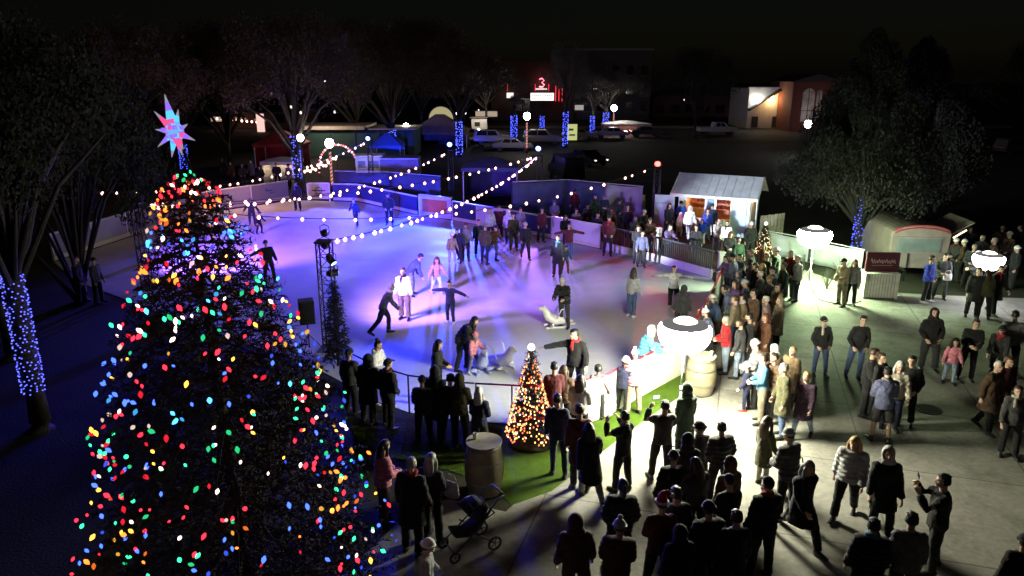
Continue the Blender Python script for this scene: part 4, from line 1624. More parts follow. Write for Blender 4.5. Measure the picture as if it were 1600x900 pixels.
def tree(name, label, loc, trunk_r, trunk_h, crown_r, crown_z0, crown_z1, kind='round', seed=1, leaf=0, leafn=22000, wrap=None, rows=14, per=10, far=False, br=.022, group='trees round the square', lean=0):
    t = thing(name, label, 'tree', loc, group=group)
    rg = random.Random(seed * 31 + 5)
    m, tm = crown_mesh(kind, seed, leafn)
    H = crown_z1 - crown_z0

    def mp(p):
        return Vector((p.x * crown_r + lean * p.z, p.y * crown_r, crown_z0 + p.z * H))
    q = MB()
    q.tube([(0, 0, 0), (.01, 0, .25), (.0, .02, trunk_h * .5), (.03 + lean * .1, 0, trunk_h), (.02 + lean * .2, .01, crown_z0 + H * .4)], [trunk_r * 1.5, trunk_r * 1.08, trunk_r * .95, trunk_r * .82, trunk_r * .25], 14)
    q.add([mp(p) for p in tm.v], tm.f)
    q.build('trunk', BARK, t, smooth=True)
    q = MB(); q.add([mp(p) for p in m.v], m.f); q.build('crown', LEAF[leaf], t)
    if wrap:
        z0, z1 = wrap
        q = MB()
        wr = trunk_r * 1.04 + .012
        for i in range(rows):
            z = z0 + (z1 - z0) * (i + .5) / rows
            for j in range(per):
                if rg.random() < .14:
                    continue
                a = j * 6.283 / per + rg.uniform(-.25, .25) + i * .37
                q.ell((wr * math.cos(a), wr * math.sin(a), z + rg.uniform(-.35, .35) * (z1 - z0) / rows), (br, br, br * .8), 5, 4)
        o = q.build('wrap_bulb', WRAP_FAR if far else WRAP_MAT, t); o['kind'] = 'stuff'
        q = MB()
        pts = [(wr * math.cos(i * .7), wr * math.sin(i * .7), z0 + (z1 - z0) * i / (rows * 9)) for i in range(rows * 9 + 1)]
        q.tube(pts, .006, 4); q.build('wrap_cable', CABLE, t)
    return t


def wtree(label, px, yb, y0, y1, wpx, crown_r, cz0, cz1, name='tree', **k):
    g = at(px, yb)
    zc = g.y * math.cos(CAM_P) + CAM_H * math.sin(CAM_P)
    z0, z1 = on(px, yb, y0), on(px, yb, y1)
    r = wpx * zc / CAM_F / 2
    return tree(name, label, g, r, max(z1, cz0), crown_r, cz0, cz1, wrap=(z0, z1), **k)


wtree('big tree at the far left with trunk wrapped in blue lights', 65, 672, 612, 428, 29, 3.6, 3.9, 9.4, seed=3, leaf=3, rows=26, per=15, br=.019, leafn=22000)
wtree('leafless brown tree with blue wrapped trunk beside the white globe lamp', 467, 296, 278, 212, 13, 6.5, 3.6, 11.5, seed=5, leaf=0, rows=16, per=9, br=.045)
wtree('brown tree with blue wrapped trunk right of the blue tent', 615, 246, 240, 203, 9, 6.5, 3.8, 11.0, seed=6, leaf=0, rows=13, per=7, br=.055, far=True)
wtree('brown tree with tall blue wrapped trunk behind the middle of the rink', 718, 246, 242, 190, 9, 6.0, 4.4, 10.5, seed=5, leaf=0, rows=16, per=7, br=.055, far=True)
wtree('small tree with blue wrapped trunk left of the candy striped lamp', 803, 217, 214, 180, 9, 1.6, 3.6, 5.4, seed=6, leaf=2, rows=12, per=7, br=.06, far=True)
wtree('tree with thin blue wrapped trunk left of the yellow banner', 883, 231, 228, 174, 7, 3.2, 4.6, 11, seed=5, leaf=2, rows=16, per=6, br=.055, far=True)
wtree('tree with blue wrapped trunk under the theatre sign', 847, 203, 200, 181, 6, 1.2, 3.0, 4.2, seed=6, leaf=0, rows=8, per=6, br=.06, far=True, leafn=8000)
wtree('tree with slim blue wrapped trunk right of the yellow banner', 925, 208, 205, 181, 6, 5, 4, 9, seed=5, leaf=2, rows=9, per=6, br=.06, far=True)
wtree('grey leaved tree with blue wrapped trunk beside the tall globe lamp', 946, 207, 204, 176, 8, 6.0, 3.8, 8.0, seed=6, leaf=2, rows=10, per=6, br=.07, far=True)
wtree('large dark evergreen with a blue wrapped trunk behind the maroon sign', 1337, 402, 392, 306, 16, 3.6, 3.3, 9.6, kind='cone', seed=8, leaf=4, rows=22, per=9, br=.030, leafn=60000, lean=-.3)
wtree('tree with blue lights seen behind the star', 290, 270, 264, 226, 12, 6.0, 3.2, 10, seed=6, leaf=1, rows=12, per=7, br=.035, far=True)
for (px, yb, cr, z0, z1, kd, sd, lf, lab) in ((130, 470, 3.5, .9, 8.2, 'round', 6, 3, 'dark bare tree between the blue wrapped trunk and the huge Christmas tree'),
                                               (20, 560, 2.6, 3.2, 8.8, 'round', 5, 3, 'dark leafy tree at the left edge behind the blue wrapped trunk'),
                                               (360, 262, 7, 3.5, 12, 'round', 5, 0, 'brown tree behind the distant crowd at the left'),
                                               (200, 300, 6, 3.2, 11, 'round', 6, 0, 'brown tree left of the star beyond the rink'),
                                               (560, 238, 7, 4, 13, 'round', 6, 0, 'tall brown tree behind the dark green pavilion'),
                                               (660, 222, 8, 5, 14, 'round', 5, 0, 'tall brown tree behind the domed tent'),
                                               (760, 205, 6, 4, 9, 'round', 6, 2, 'low grey tree beside the pale pavilion panel'),
                                               (1085, 215, 6, 3, 11, 'round', 5, 1, 'dark tree above the parked white pickup'),
                                               (1415, 300, 5, 1.5, 10, 'cone', 8, 1, 'dark conifer behind the pink food trailer'),
                                               (1590, 230, 7, 3, 11, 'round', 6, 1, 'dim tree at the far right edge')):
    tree('tree', lab, at(px, yb), .2, z0, cr, z0, z1, kind=kd, seed=sd, leaf=lf, leafn=22000)

# shrubs behind the second balloon
for i, (px, yb, r_, l) in enumerate(((1292, 452, .42, 'small dark shrub left of the man in pale khaki'), (1312, 436, .5, 'taller dark shrub against the pale barrier fence'), (1230, 436, .5, 'dark shrub behind the tall watcher in black'), (1255, 424, .42, 'low shrub below the smaller balloon light'))):
    g = at(px, yb)
    t = thing('shrub', l, 'shrub', g, group='shrubs along the pale barrier')
    m, tm = crown_mesh('round', 3, 7000)
    q = MB(); q.add([(p.x * r_, p.y * r_, .08 + p.z * r_ * 1.9) for p in m.v[:8000]], [f for f in m.f if max(f) < 8000]); q.build('leaves', NEEDLE, t)
    q = MB(); q.add([(p.x * r_, p.y * r_, .1 + p.z * r_ * 1.9) for p in tm.v], tm.f); q.tube([(0, 0, 0), (0, 0, .4)], .03, 6); q.build('stem', BARK, t)
# ---------------------------------------------------------------- rental hut
HUTW = M('hut_white_paint', (.62, .63, .64), .55, var=.08, scale=3)
HUTB = M('hut_pale_blue_door', (.50, .60, .70), .55, var=.08, scale=3)
ROOF = M('hut_roof', (.52, .55, .58), .5, .2, var=.15, scale=2.5)
TIM = M('orange_timber', (.45, .20, .08), .6, var=.25, scale=4)
DKWOOD = M('dark_timber', (.05, .035, .025), .7, var=.3, scale=4)


def gable_hut(loc, rz, w, d, eave, ridge):
    t = thing('rental_hut', 'white skate rental hut with pale gable roof and two lit openings', 'hut', loc, rz=rz)
    # front wall y=0 facing -Y, x from 0..w
    m = MB()
    ops = [(.36, 1.42), (1.95, 2.75)]
    segs = [(0, .36), (1.42, 1.95), (2.75, w)]
    for a, b in segs:
        m.box(((a + b) / 2, 0, eave / 2), (b - a, .09, eave))
    for a, b in ops:
        m.box(((a + b) / 2, 0, eave - .12), (b - a, .09, .24))
        m.box(((a + b) / 2, 0, .42), (b - a, .09, .84))
    m.box((.0, d / 2, eave / 2), (.09, d - .1, eave)); m.box((w, d / 2, eave / 2), (.09, d - .1, eave)); m.box((w / 2, d, eave / 2), (w, .09, eave))
    for x in (0, w):
        m.add([(x - .04, -.04, eave), (x - .04, d + .04, eave), (x - .04, d / 2, ridge - .05), (x + .04, -.04, eave), (x + .04, d + .04, eave), (x + .04, d / 2, ridge - .05)], [(0, 2, 1), (3, 4, 5), (0, 1, 4, 3), (1, 2, 5, 4), (2, 0, 3, 5)])
    m.build('wall', HUTW, t)
    ov = .38
    m = MB()
    sl = (ridge - eave) / (d / 2)
    z0 = eave - ov * sl
    for s in (0, 1):
        y0 = -ov if s == 0 else d + ov
        a = [(-ov, y0, z0), (w + ov, y0, z0), (w + ov, d / 2, ridge), (-ov, d / 2, ridge)]
        b = [(p[0], p[1], p[2] + .06) for p in a]
        m.add(a + b, [(0, 1, 2, 3), (4, 7, 6, 5), (0, 4, 5, 1), (1, 5, 6, 2), (2, 6, 7, 3), (3, 7, 4, 0)])
        K = 11
        for i in range(K):
            x = -ov + .05 + (w + 2 * ov - .1) * i / (K - 1)
            m.tube([(x, y0, z0 + .07), (x, d / 2, ridge + .07)], .014, 5)
    r_ = m.build('roof', ROOF, t)
    m = MB()
    m.box((w / 2, -ov - .02, z0 + .02), (w + 2 * ov, .04, .15))
    for x in (-ov - .02, w + ov + .02):
        for s, y0 in ((0, -ov), (1, d + ov)):
            p0, p1 = Vector((x, y0, z0 + .02)), Vector((x, d / 2, ridge + .02))
            m.tube([p0, p1], [(.025, .08)] * 2, 4, ref=(0, 0, 1))
    m.build('fascia', HUTW, r_)
    for i, (a, b) in enumerate(ops):
        m = MB()
        for x in (a, b):
            m.box((x, -.06, .84 + (eave - 1.08) / 2), (.08, .05, eave - 1.04))
        m.box(((a + b) / 2, -.06, eave - .22), (b - a + .08, .05, .08)); m.box(((a + b) / 2, -.10, .84), (b - a + .16, .24, .05))
        m.build('counter_frame', HUTW, t)
    m = MB()
    for z in (.95, 1.28, 1.60):
        m.box((w / 2 - .6, d - .3, z), (2.6, .34, .03))
    sh = m.build('shelf', TIM, t)
    m = MB()
    for i in range(26):
        x = .5 + (i % 13) * .2; z = (.965, 1.295)[i // 13]
        m.box((x, d - .32, z + .09), (.12, .2, .18 - .04 * (i % 3)))
    m.build('boxed_skates', [fab('maroon')], sh)
    m = MB(); m.box((.9, .9, eave - .16), (1.2, .03, .03)); m.build('back_panel', TIM, t)
    m = MB(); m.box((w / 2, d - .06, eave / 2), (w - .14, .02, eave - .1)); m.build('inner_panel', TIM, t)
    m = MB(); m.box((1.68, -.075, 1.28), (.34, .03, 1.3)); m.build('notice_board', M('notice_blue', (.14, .25, .45), .6, var=.5, scale=9), t)
    # doors swung open: pale blue
    m = MB(); m.box((3.18, -.07, .98), (.74, .05, 1.86)); dr = m.build('door', HUTB, t, bevel=.01)
    m = MB(); m.ell((2.9, -.115, 1.0), (.03, .03, .03), 8, 6); m.build('handle', ALU, dr)
    m = MB(); m.box((-.72, -.25, 1.02), (1.05, .07, 1.95), rz=R(12)); dr = m.build('side_screen', HUTB, t, bevel=.01)
    m = MB(); m.box((-.72, -.30, 1.55), (.8, .02, .10), rz=R(12)); m.build('lettering_band', M('screen_band', (.35, .45, .62), .6, var=.2), dr)
    # porch post and warm lamp at the right gable
    m = MB(); m.tube([(w + ov - .02, -.3, 0), (w + ov - .02, -.3, z0)], .035, 8); m.build('porch_post', HUTW, t)
    m = MB(); m.ell((w + .12, .5, eave - .12), (.07, .07, .09), 10, 8); m.build('porch_lamp', EM('porch_lamp', (1, .55, .22), 10, True), t, smooth=True)
    M4 = Matrix.Translation(loc) @ Matrix.Rotation(rz, 4, 'Z')
    for x in (.9, 2.35):
        lamp('hut_inside_lamp', 'POINT', M4 @ Vector((x, d * .55, eave - .15)), (1, .42, .18), 62, .08)
    lamp('porch_light', 'POINT', M4 @ Vector((w + .3, .5, eave - .15)), (1, .5, .2), 18, .07)
    return t


hl, hr = at(1058, 362), at(1168, 372)
hd = (hr - hl)
gable_hut(hl, math.atan2(hd.y, hd.x), hd.length, 2.9, 2.22, 2.95)

# tyre ring hung on the gate post
g = at(1040, 402)
t = thing('tyre_ring', 'black rubber ring propped on the pink lit boards', 'ring', (g.x, g.y - .12, .62))
m = MB(); m.tube([(.28 * math.cos(a), 0, .34 * math.sin(a)) for a in [i * math.pi / 12 for i in range(24)]], .07, 10, ref=(0, 1, 0), closed=True); m.build('tube', BLK, t, smooth=True)
m = MB(); m.box((0, 0, -.5), (.5, .1, .1)); m.build('foot', BLK, t)

# ---------------------------------------------------------------- food trailer and kiosk
TRL = M('trailer_cream', (.25, .20, .19), .5, var=.2, scale=2, coat=.2)
TRG = M('trailer_window', (.15, .18, .19), .3, var=.25, scale=2)
TRR = M('trailer_red', (.40, .05, .06), .45, var=.1)
g = at(1430, 433)
t = thing('food_trailer', 'pink and white food trailer with arched top and red stripes', 'trailer', g, rz=R(-6))
w, h, L = 2.35, 2.15, 3.6
arch = [(-w / 2, .38), (w / 2, .38), (w / 2, h - .30)] + [(w / 2 * math.cos(a), h - .30 + .34 * math.sin(a)) for a in [math.pi * i / 12 for i in range(1, 12)]] + [(-w / 2, h - .30)]


def prism(m, prof, y0, y1, mi=0):
    n = len(prof)
    vs = [(x, y0, z) for x, z in prof] + [(x, y1, z) for x, z in prof]
    m.add(vs, [tuple(range(n)), tuple(reversed(range(n, 2 * n)))] + [(i, n + i, n + (i + 1) % n, (i + 1) % n) for i in range(n)], mi)


m = MB(); prism(m, arch, 0, L); m.build('body', TRL, t, bevel=.04)
m = MB()
for k_, s in enumerate((1.0, .985)):
    pr = [(w / 2 * s * math.cos(a), h - .30 - k_ * .11 + .36 * math.sin(a)) for a in [math.pi * i / 16 for i in range(2, 15)]]
    m.tube([(x, -.02, z) for x, z in pr], .032, 6)
m.build('stripe', TRR, t, smooth=True)
m = MB(); m.box((-.05, -.015, 1.38), (1.7, .05, .62)); wn = m.build('window', TRG, t, bevel=.01)
m = MB(); m.box((-.05, -.05, 1.70), (1.8, .05, .06)); m.box((-.05, -.05, 1.06), (1.8, .05, .06)); m.build('frame', TRL, wn)
m = MB(); m.box((-.42, -.02, .72), (.06, .05, .66)); m.build('door_seam', BLK, t)
for sx in (-1, 1):
    m = MB(); m.tube([(sx * (w / 2 - .1), 1.6 + .28 * math.cos(a), .30 + .28 * math.sin(a)) for a in [i * math.pi / 9 for i in range(18)]], .09, 8, ref=(1, 0, 0), closed=True); wl = m.build('wheel', BLK, t, smooth=True)
    m = MB(); m.lathe([(.0, -.02), (.2, -.02), (.2, .02), (.0, .03)], 16); m.v = [Vector((p.z + sx * (w / 2 - .05), p.x + 1.6, p.y + .30)) for p in m.v]; m.build('rim', ALU, wl)
m = MB(); m.box((w / 2 + .55, 1.5, 2.0), (1.1, 2.2, .05), mat=Matrix.Rotation(R(-32), 3, 'Y')); m.build('serving_flap', TRL, t, bevel=.01)
m = MB(); m.tube([(w / 2 + .05, -.04, 1.72), (w / 2 + .52, -.04, 2.06)], .035, 8); m.build('light_tube', EM('tube_light', (1, .86, .50), 2.2, True), t, smooth=True)
m = MB(); m.box((-.75, -.35, .42), (.08, .7, .08)); m.box((-.75, -.68, .22), (.07, .07, .44)); m.build('drawbar', BLACKM, t)

g = at(1370, 464)
KW = M('pallet_white', (.68, .67, .62), .6, var=.15, scale=4)
MAR = M('maroon_panel', (.060, .005, .018), .5, var=.1)
t = thing('ticket_kiosk', 'maroon sign over a white slatted counter beside the food trailer', 'kiosk', g, rz=R(-5))
m = MB()
m.box((0, .02, .5), (1.16, .5, .92))
m.build('counter', M('counter_inner', (.30, .30, .28), .7, var=.1), t)
for i in range(11):
    m = MB(); m.box((-.53 + i * .106, -.25, .5), (.075, .03, .9)); m.build('slat', KW, t)
m = MB(); m.box((0, 0, .985), (1.26, .62, .05)); m.build('counter_top', KW, t, bevel=.01)
for s in (-1, 1):
    m = MB(); m.box((s * .58, -.27, .5), (.08, .04, .98)); m.build('corner_board', KW, t)
m = MB(); m.box((0, -.05, 1.40), (1.22, .12, .74)); sg = m.build('sign', MAR, t, bevel=.02)
m = MB()
x = -.42
pts = []
rg_ = random.Random(5)
for i in range(46):
    u = i / 45
    pts.append((-.44 + .88 * u, -.122, 1.43 + .075 * math.sin(i * 1.35) * (1.5 if i < 5 else 1) + .02 * math.sin(i * .5)))
m.tube(pts, .011, 5)
m.tube([(-.40, -.122, 1.27), (.36, -.122, 1.29)], .008, 5)
m.build('script_lettering', M('sign_script', (.55, .40, .42), .5, var=0), sg)

# ---------------------------------------------------------------- tents, booths and vehicles beyond the rink
CANW = M('canvas_white', (.55, .53, .50), .8, var=.12, scale=1.5)
CANR = M('canvas_red', (.35, .03, .035), .8, var=.15, scale=1.5)
CANB = M('canvas_blue', (.06, .16, .50), .8, var=.15, scale=1.5)
CANG = M('canvas_dark_green', (.03, .075, .06), .8, var=.2, scale=1.0)
CANBR = M('canvas_brown', (.16, .11, .085), .85, var=.25, scale=1.0)


def popup(loc, w, d, h, rh, cw, cr, label, rz=0.0, walls=(1, 1, 1), group='tents beyond the rink'):
    t = thing('popup_tent', label, 'tent', loc, rz=rz, group=group)
    for sx in (-1, 1):
        for sy in (0, 1):
            m = MB(); m.box((sx * w / 2, sy * d, h / 2), (.07, .07, h)); m.build('leg', WHITEP, t)
    m = MB()
    o = .12
    a = [(-w / 2 - o, -o, h), (w / 2 + o, -o, h), (w / 2 + o, d + o, h), (-w / 2 - o, d + o, h)]
    b = [(x, y, z - .25) for x, y, z in a]
    ap = [(-.08 * w, d * .42, h + rh), (.08 * w, d * .42, h + rh), (.08 * w, d * .58, h + rh), (-.08 * w, d * .58, h + rh)]
    m.add(a + ap, [(i, (i + 1) % 4, 4 + (i + 1) % 4, 4 + i) for i in range(4)] + [(4, 5, 6, 7)])
    m.add(b + a, [(i, (i + 1) % 4, 4 + (i + 1) % 4, 4 + i) for i in range(4)])
    r_ = m.build('canopy', cr, t); so = r_.modifiers.new('t', 'SOLIDIFY'); so.thickness = .02
    for k_, (x0, y0, x1, y1) in enumerate(((-w / 2, d, w / 2, d), (-w / 2, 0, -w / 2, d), (w / 2, 0, w / 2, d))):
        if walls[k_]:
            m = MB()
            K = 8
            vs = []
            dx, dy = (x1 - x0) / K, (y1 - y0) / K
            for j in range(K + 1):
                q = .05 * math.sin(j * 2.1)
                for z in (.03, h * .5, h - .06):
                    vs.append((x0 + dx * j + (q if dx == 0 else 0), y0 + dy * j + (q if dy == 0 else 0), z))
            m.add(vs, [(j * 3 + r, j * 3 + 3 + r, j * 3 + 4 + r, j * 3 + 1 + r) for j in range(K) for r in (0, 1)])
            o_ = m.build('side_curtain', cw, t, smooth=True); so = o_.modifiers.new('t', 'SOLIDIFY'); so.thickness = .01
    return t


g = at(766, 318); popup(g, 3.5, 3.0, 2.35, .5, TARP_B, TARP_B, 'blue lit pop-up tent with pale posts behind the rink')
g = at(604, 262); popup(g, 2.6, 2.6, 2.0, 1.0, CANB, CANB, 'small bright blue peaked tent behind the white booth', walls=(1, 0, 0))
g = at(437, 287); popup(g, 2.5, 2.2, 1.7, .25, CANW, CANW, 'white lit food tent left of the blue wrapped trunk', walls=(1, 1, 1)); lamp('food_tent_lamp', 'POINT', (g.x, g.y + 1.0, 1.5), (1, .75, .5), 60, .1)
g = at(436, 262); popup(g, 4.2, 3, 2.1, 1.1, CANR, CANR, 'dark red tent behind the white food tent', walls=(1, 1, 1))
g = at(685, 232); popup(g, 6.5, 5, 1.8, 1.9, CANBR, CANBR, 'brown peaked market tent behind the middle of the rink', walls=(1, 1, 1))
g = at(980, 211); popup(g, 6.5, 3, 1.5, .4, CANBR, CANW, 'distant white awning right of the candy striped lamp', walls=(1, 1, 1)); lamp('awning_lamp', 'POINT', (g.x, g.y + .8, 1.3), (1, .5, .45), 140, .2)

# white booth
g = at(577, 279)
t = thing('ticket_booth', 'white square booth with dark windows below the blue light', 'booth', g, rz=R(4))
m = MB(); m.box((0, 1, .88), (2.1, 2, 1.76)); m.build('wall', CANW, t, bevel=.02)
m = MB(); m.box((0, 1, 1.80), (2.35, 2.3, .1)); m.build('roof', HUTW, t, bevel=.02)
for x, w_ in ((-.55, .6), (.42, .8)):
    m = MB(); m.box((x, -.005, 1.15), (w_, .05, .62)); wn = m.build('window', TRG, t)
    m = MB(); m.box((x, -.03, .81), (w_ + .1, .08, .05)); m.box((x, -.03, 1.48), (w_ + .1, .06, .05)); m.build('frame', HUTW, wn)
lamp('booth_lamp', 'POINT', (g.x - .3, g.y - 1.6, 2.6), (1, .93, .9), 45, .1)

# grey cargo trailer
g = at(625, 282)
t = thing('cargo_trailer', 'long dim grey cargo trailer right of the white booth', 'trailer', g, rz=R(2))
m = MB(); m.box((0, 1.1, 1.05), (3.1, 2.2, 1.5)); m.build('body', M('trailer_grey', (.16, .15, .16), .5, .2, var=.15), t, bevel=.05)
for x in (-.5, .35):
    m = MB(); m.tube([(x + .26 * math.cos(a), -.02, .29 + .26 * math.sin(a)) for a in [i * math.pi / 8 for i in range(16)]], .08, 8, ref=(0, 1, 0), closed=True); m.build('wheel', BLK, t, smooth=True)
m = MB(); m.box((0, -.02, 1.72), (3.1, .05, .06)); m.build('trim', WHITEP, t)

# dark green pavilion with tan roof edge
g = at(556, 246)
t = thing('pavilion', 'long dark green pavilion with a tan roof edge behind the lamp', 'pavilion', g)
m = MB(); m.box((0, 3, 1.35), (12, 6, 2.7)); m.build('wall', CANG, t, bevel=.05)
m = MB(); m.box((-2.6, 2.8, 2.98), (7.6, 6.9, .36)); m.box((3.8, 2.9, 2.86), (4.9, 6.7, .14)); m.build('roof', M('roof_tan', (.42, .36, .28), .7, var=.15), t, bevel=.04)
for i in range(5):
    m = MB(); m.box((-5 + i * 2.5, -.06, 1.35), (.16, .1, 2.7)); m.build('post', CANG, t)
lamp('crown_fill', 'POINT', (g.x - 3, g.y - 3, 4.2), (1, .80, .66), 500, .3)  # added warm fill with no fixture, brightens pavilion and brown crowns

# round lit display
g = at(690, 214)
t = thing('round_display', 'round yellow lit display board among the far trees', 'display', g)
hz = on(690, 214, 186)
m = MB(); m.lathe([(.01, -.06), (1.7, -.06), (1.7, .06), (.01, .06)], 28); m.v = [Vector((p.x, p.z, p.y + hz)) for p in m.v]; m.build('disc', EM('display_face', (.95, .82, .42), .38, True), t)
m = MB(); m.tube([(1.72 * math.cos(a), -.08, hz + 1.72 * math.sin(a)) for a in [i * math.pi / 16 for i in range(32)]], .09, 6, ref=(0, 1, 0), closed=True); m.tube([(-1.2, 0, 0), (-.9, 0, hz - 1.2)], .08, 6); m.tube([(1.2, 0, 0), (.9, 0, hz - 1.2)], .08, 6); m.build('frame', BLACKM, t)
for i, (px, py) in enumerate(((716, 178), (726, 176))):
    lp = at(px, 212); hz = on(px, 212, py)
    t = thing('flood_lamp', 'white flood lamp on a pole right of the round display', 'flood lamp', lp, group='flood lamps by the round display')
    m = MB(); m.tube([(0, 0, 0), (0, 0, hz - .2)], .07, 6); m.build('pole', IRON, t)
    m = MB(); m.box((0, 0, hz), (.6, .3, .45)); m.build('head', IRON, t, bevel=.03)
    m = MB(); m.box((0, -.17, hz), (.5, .03, .38)); m.build('lens', EM('flood_lens', (1, .95, .88), 3, False), t)

# pale pavilion panel
g = at(749, 206)
t = thing('market_stall', 'pale lit market stall with dark hatch beyond the parked cars', 'stall', g)
m = MB(); m.box((0, 1, 1.0), (2.3, 2, 2.0)); m.build('wall', CANW, t, bevel=.04)
m = MB(); m.box((-.3, -.01, 1.1), (.8, .05, .6)); m.build('hatch', BLK, t)
m = MB(); m.box((0, .9, 2.06), (2.7, 2.5, .12)); m.build('roof', CANBR, t)
lamp('stall_fill', 'POINT', (g.x, g.y - 2.5, 3.0), (1, .88, .7), 420, .15)  # unseen warm lamp added to brighten the stall and nearby trees

# candy arch of red lights
g = at(530, 270)
t = thing('light_arch', 'arch of red and pink light bulbs beside the globe lamp', 'arch', g)
hz = on(530, 270, 226)
pts = [(1.7 * math.cos(a) * 1.0, .0, hz * (math.sin(a) if math.sin(a) > 0 else 0) ** .8) for a in [math.pi * i / 20 for i in range(21)]]
m = MB(); m.tube(pts, .05, 6); m.build('hoop', BLACKM, t)
bb = MB(); bb.ell((0, 0, 0), (.085, .085, .085), 8, 6); bme = bb.mesh('bulb', [EM('arch_bulb', (1, .22, .25), 2.4, True)], True); bme2 = bb.mesh('bulb', [EM('arch_bulb_pink', (1, .62, .60), 4, True)], True)
for i in range(26):
    u = i / 25 * 20
    p = Vector(pts[int(min(19, u))]).lerp(Vector(pts[int(min(19, u)) + 1]), u - int(min(19, u)))
    o = bpy.data.objects.new('bulb', bme2 if i % 3 == 0 else bme); COL.objects.link(o); o.parent = t; o.location = p + Vector((0, -.08, 0))
# cluster of bright party bulbs on a low line
ta, tb = at(474, 272, .9), at(526, 246, 1.6)
t = thing('string_lights', 'short cluster of bright white bulbs left of the light arch', 'string lights', (0, 0, 0))
m = MB(); m.tube([ta, ta.lerp(tb, .5) - Vector((0, 0, .15)), tb], .015, 5); m.tube([(ta.x, ta.y, 0), ta], .03, 6); m.tube([(tb.x, tb.y, 0), tb], .03, 6); m.build('cable', CABLE, t)
for i in range(13):
    p = ta.lerp(tb, (i + .5) / 13) + Vector((0, 0, rnd.uniform(-.18, .22)))
    o = bpy.data.objects.new('bulb', fest_bulb()); COL.objects.link(o); o.parent = t; o.location = p; o.scale = (1.25,) * 3

# yellow banner
g = at(893, 222)
t = thing('lit_banner', 'upright yellow lit banner between blue wrapped trunks', 'banner', g)
hz0, hz1 = on(893, 222, 219), on(893, 222, 194)
m = MB(); m.box((0, 0, (hz0 + hz1) / 2), (1.35, .12, hz1 - hz0)); m.build('face', EM('banner_face', (.85, .9, .35), .55, True), t, bevel=.02)
m = MB()
for s in (-1, 1):
    m.box((s * .72, 0, hz1 / 2), (.09, .09, hz1 + .1))
m.build('post', BLACKM, t)
m = MB(); m.box((-.1, -.065, hz1 * .7), (.6, .02, .25)); m.box((.05, -.065, hz1 * .4), (.75, .02, .2)); m.build('mark', M('banner_mark', (.25, .3, .08), .6), t)


# ---------------------------------------------------------------- vehicles
CARGL = M('car_glass', (.012, .014, .016), .12, var=0, coat=.5)
CHR = M('chrome', (.6, .6, .6), .2, 1.0)


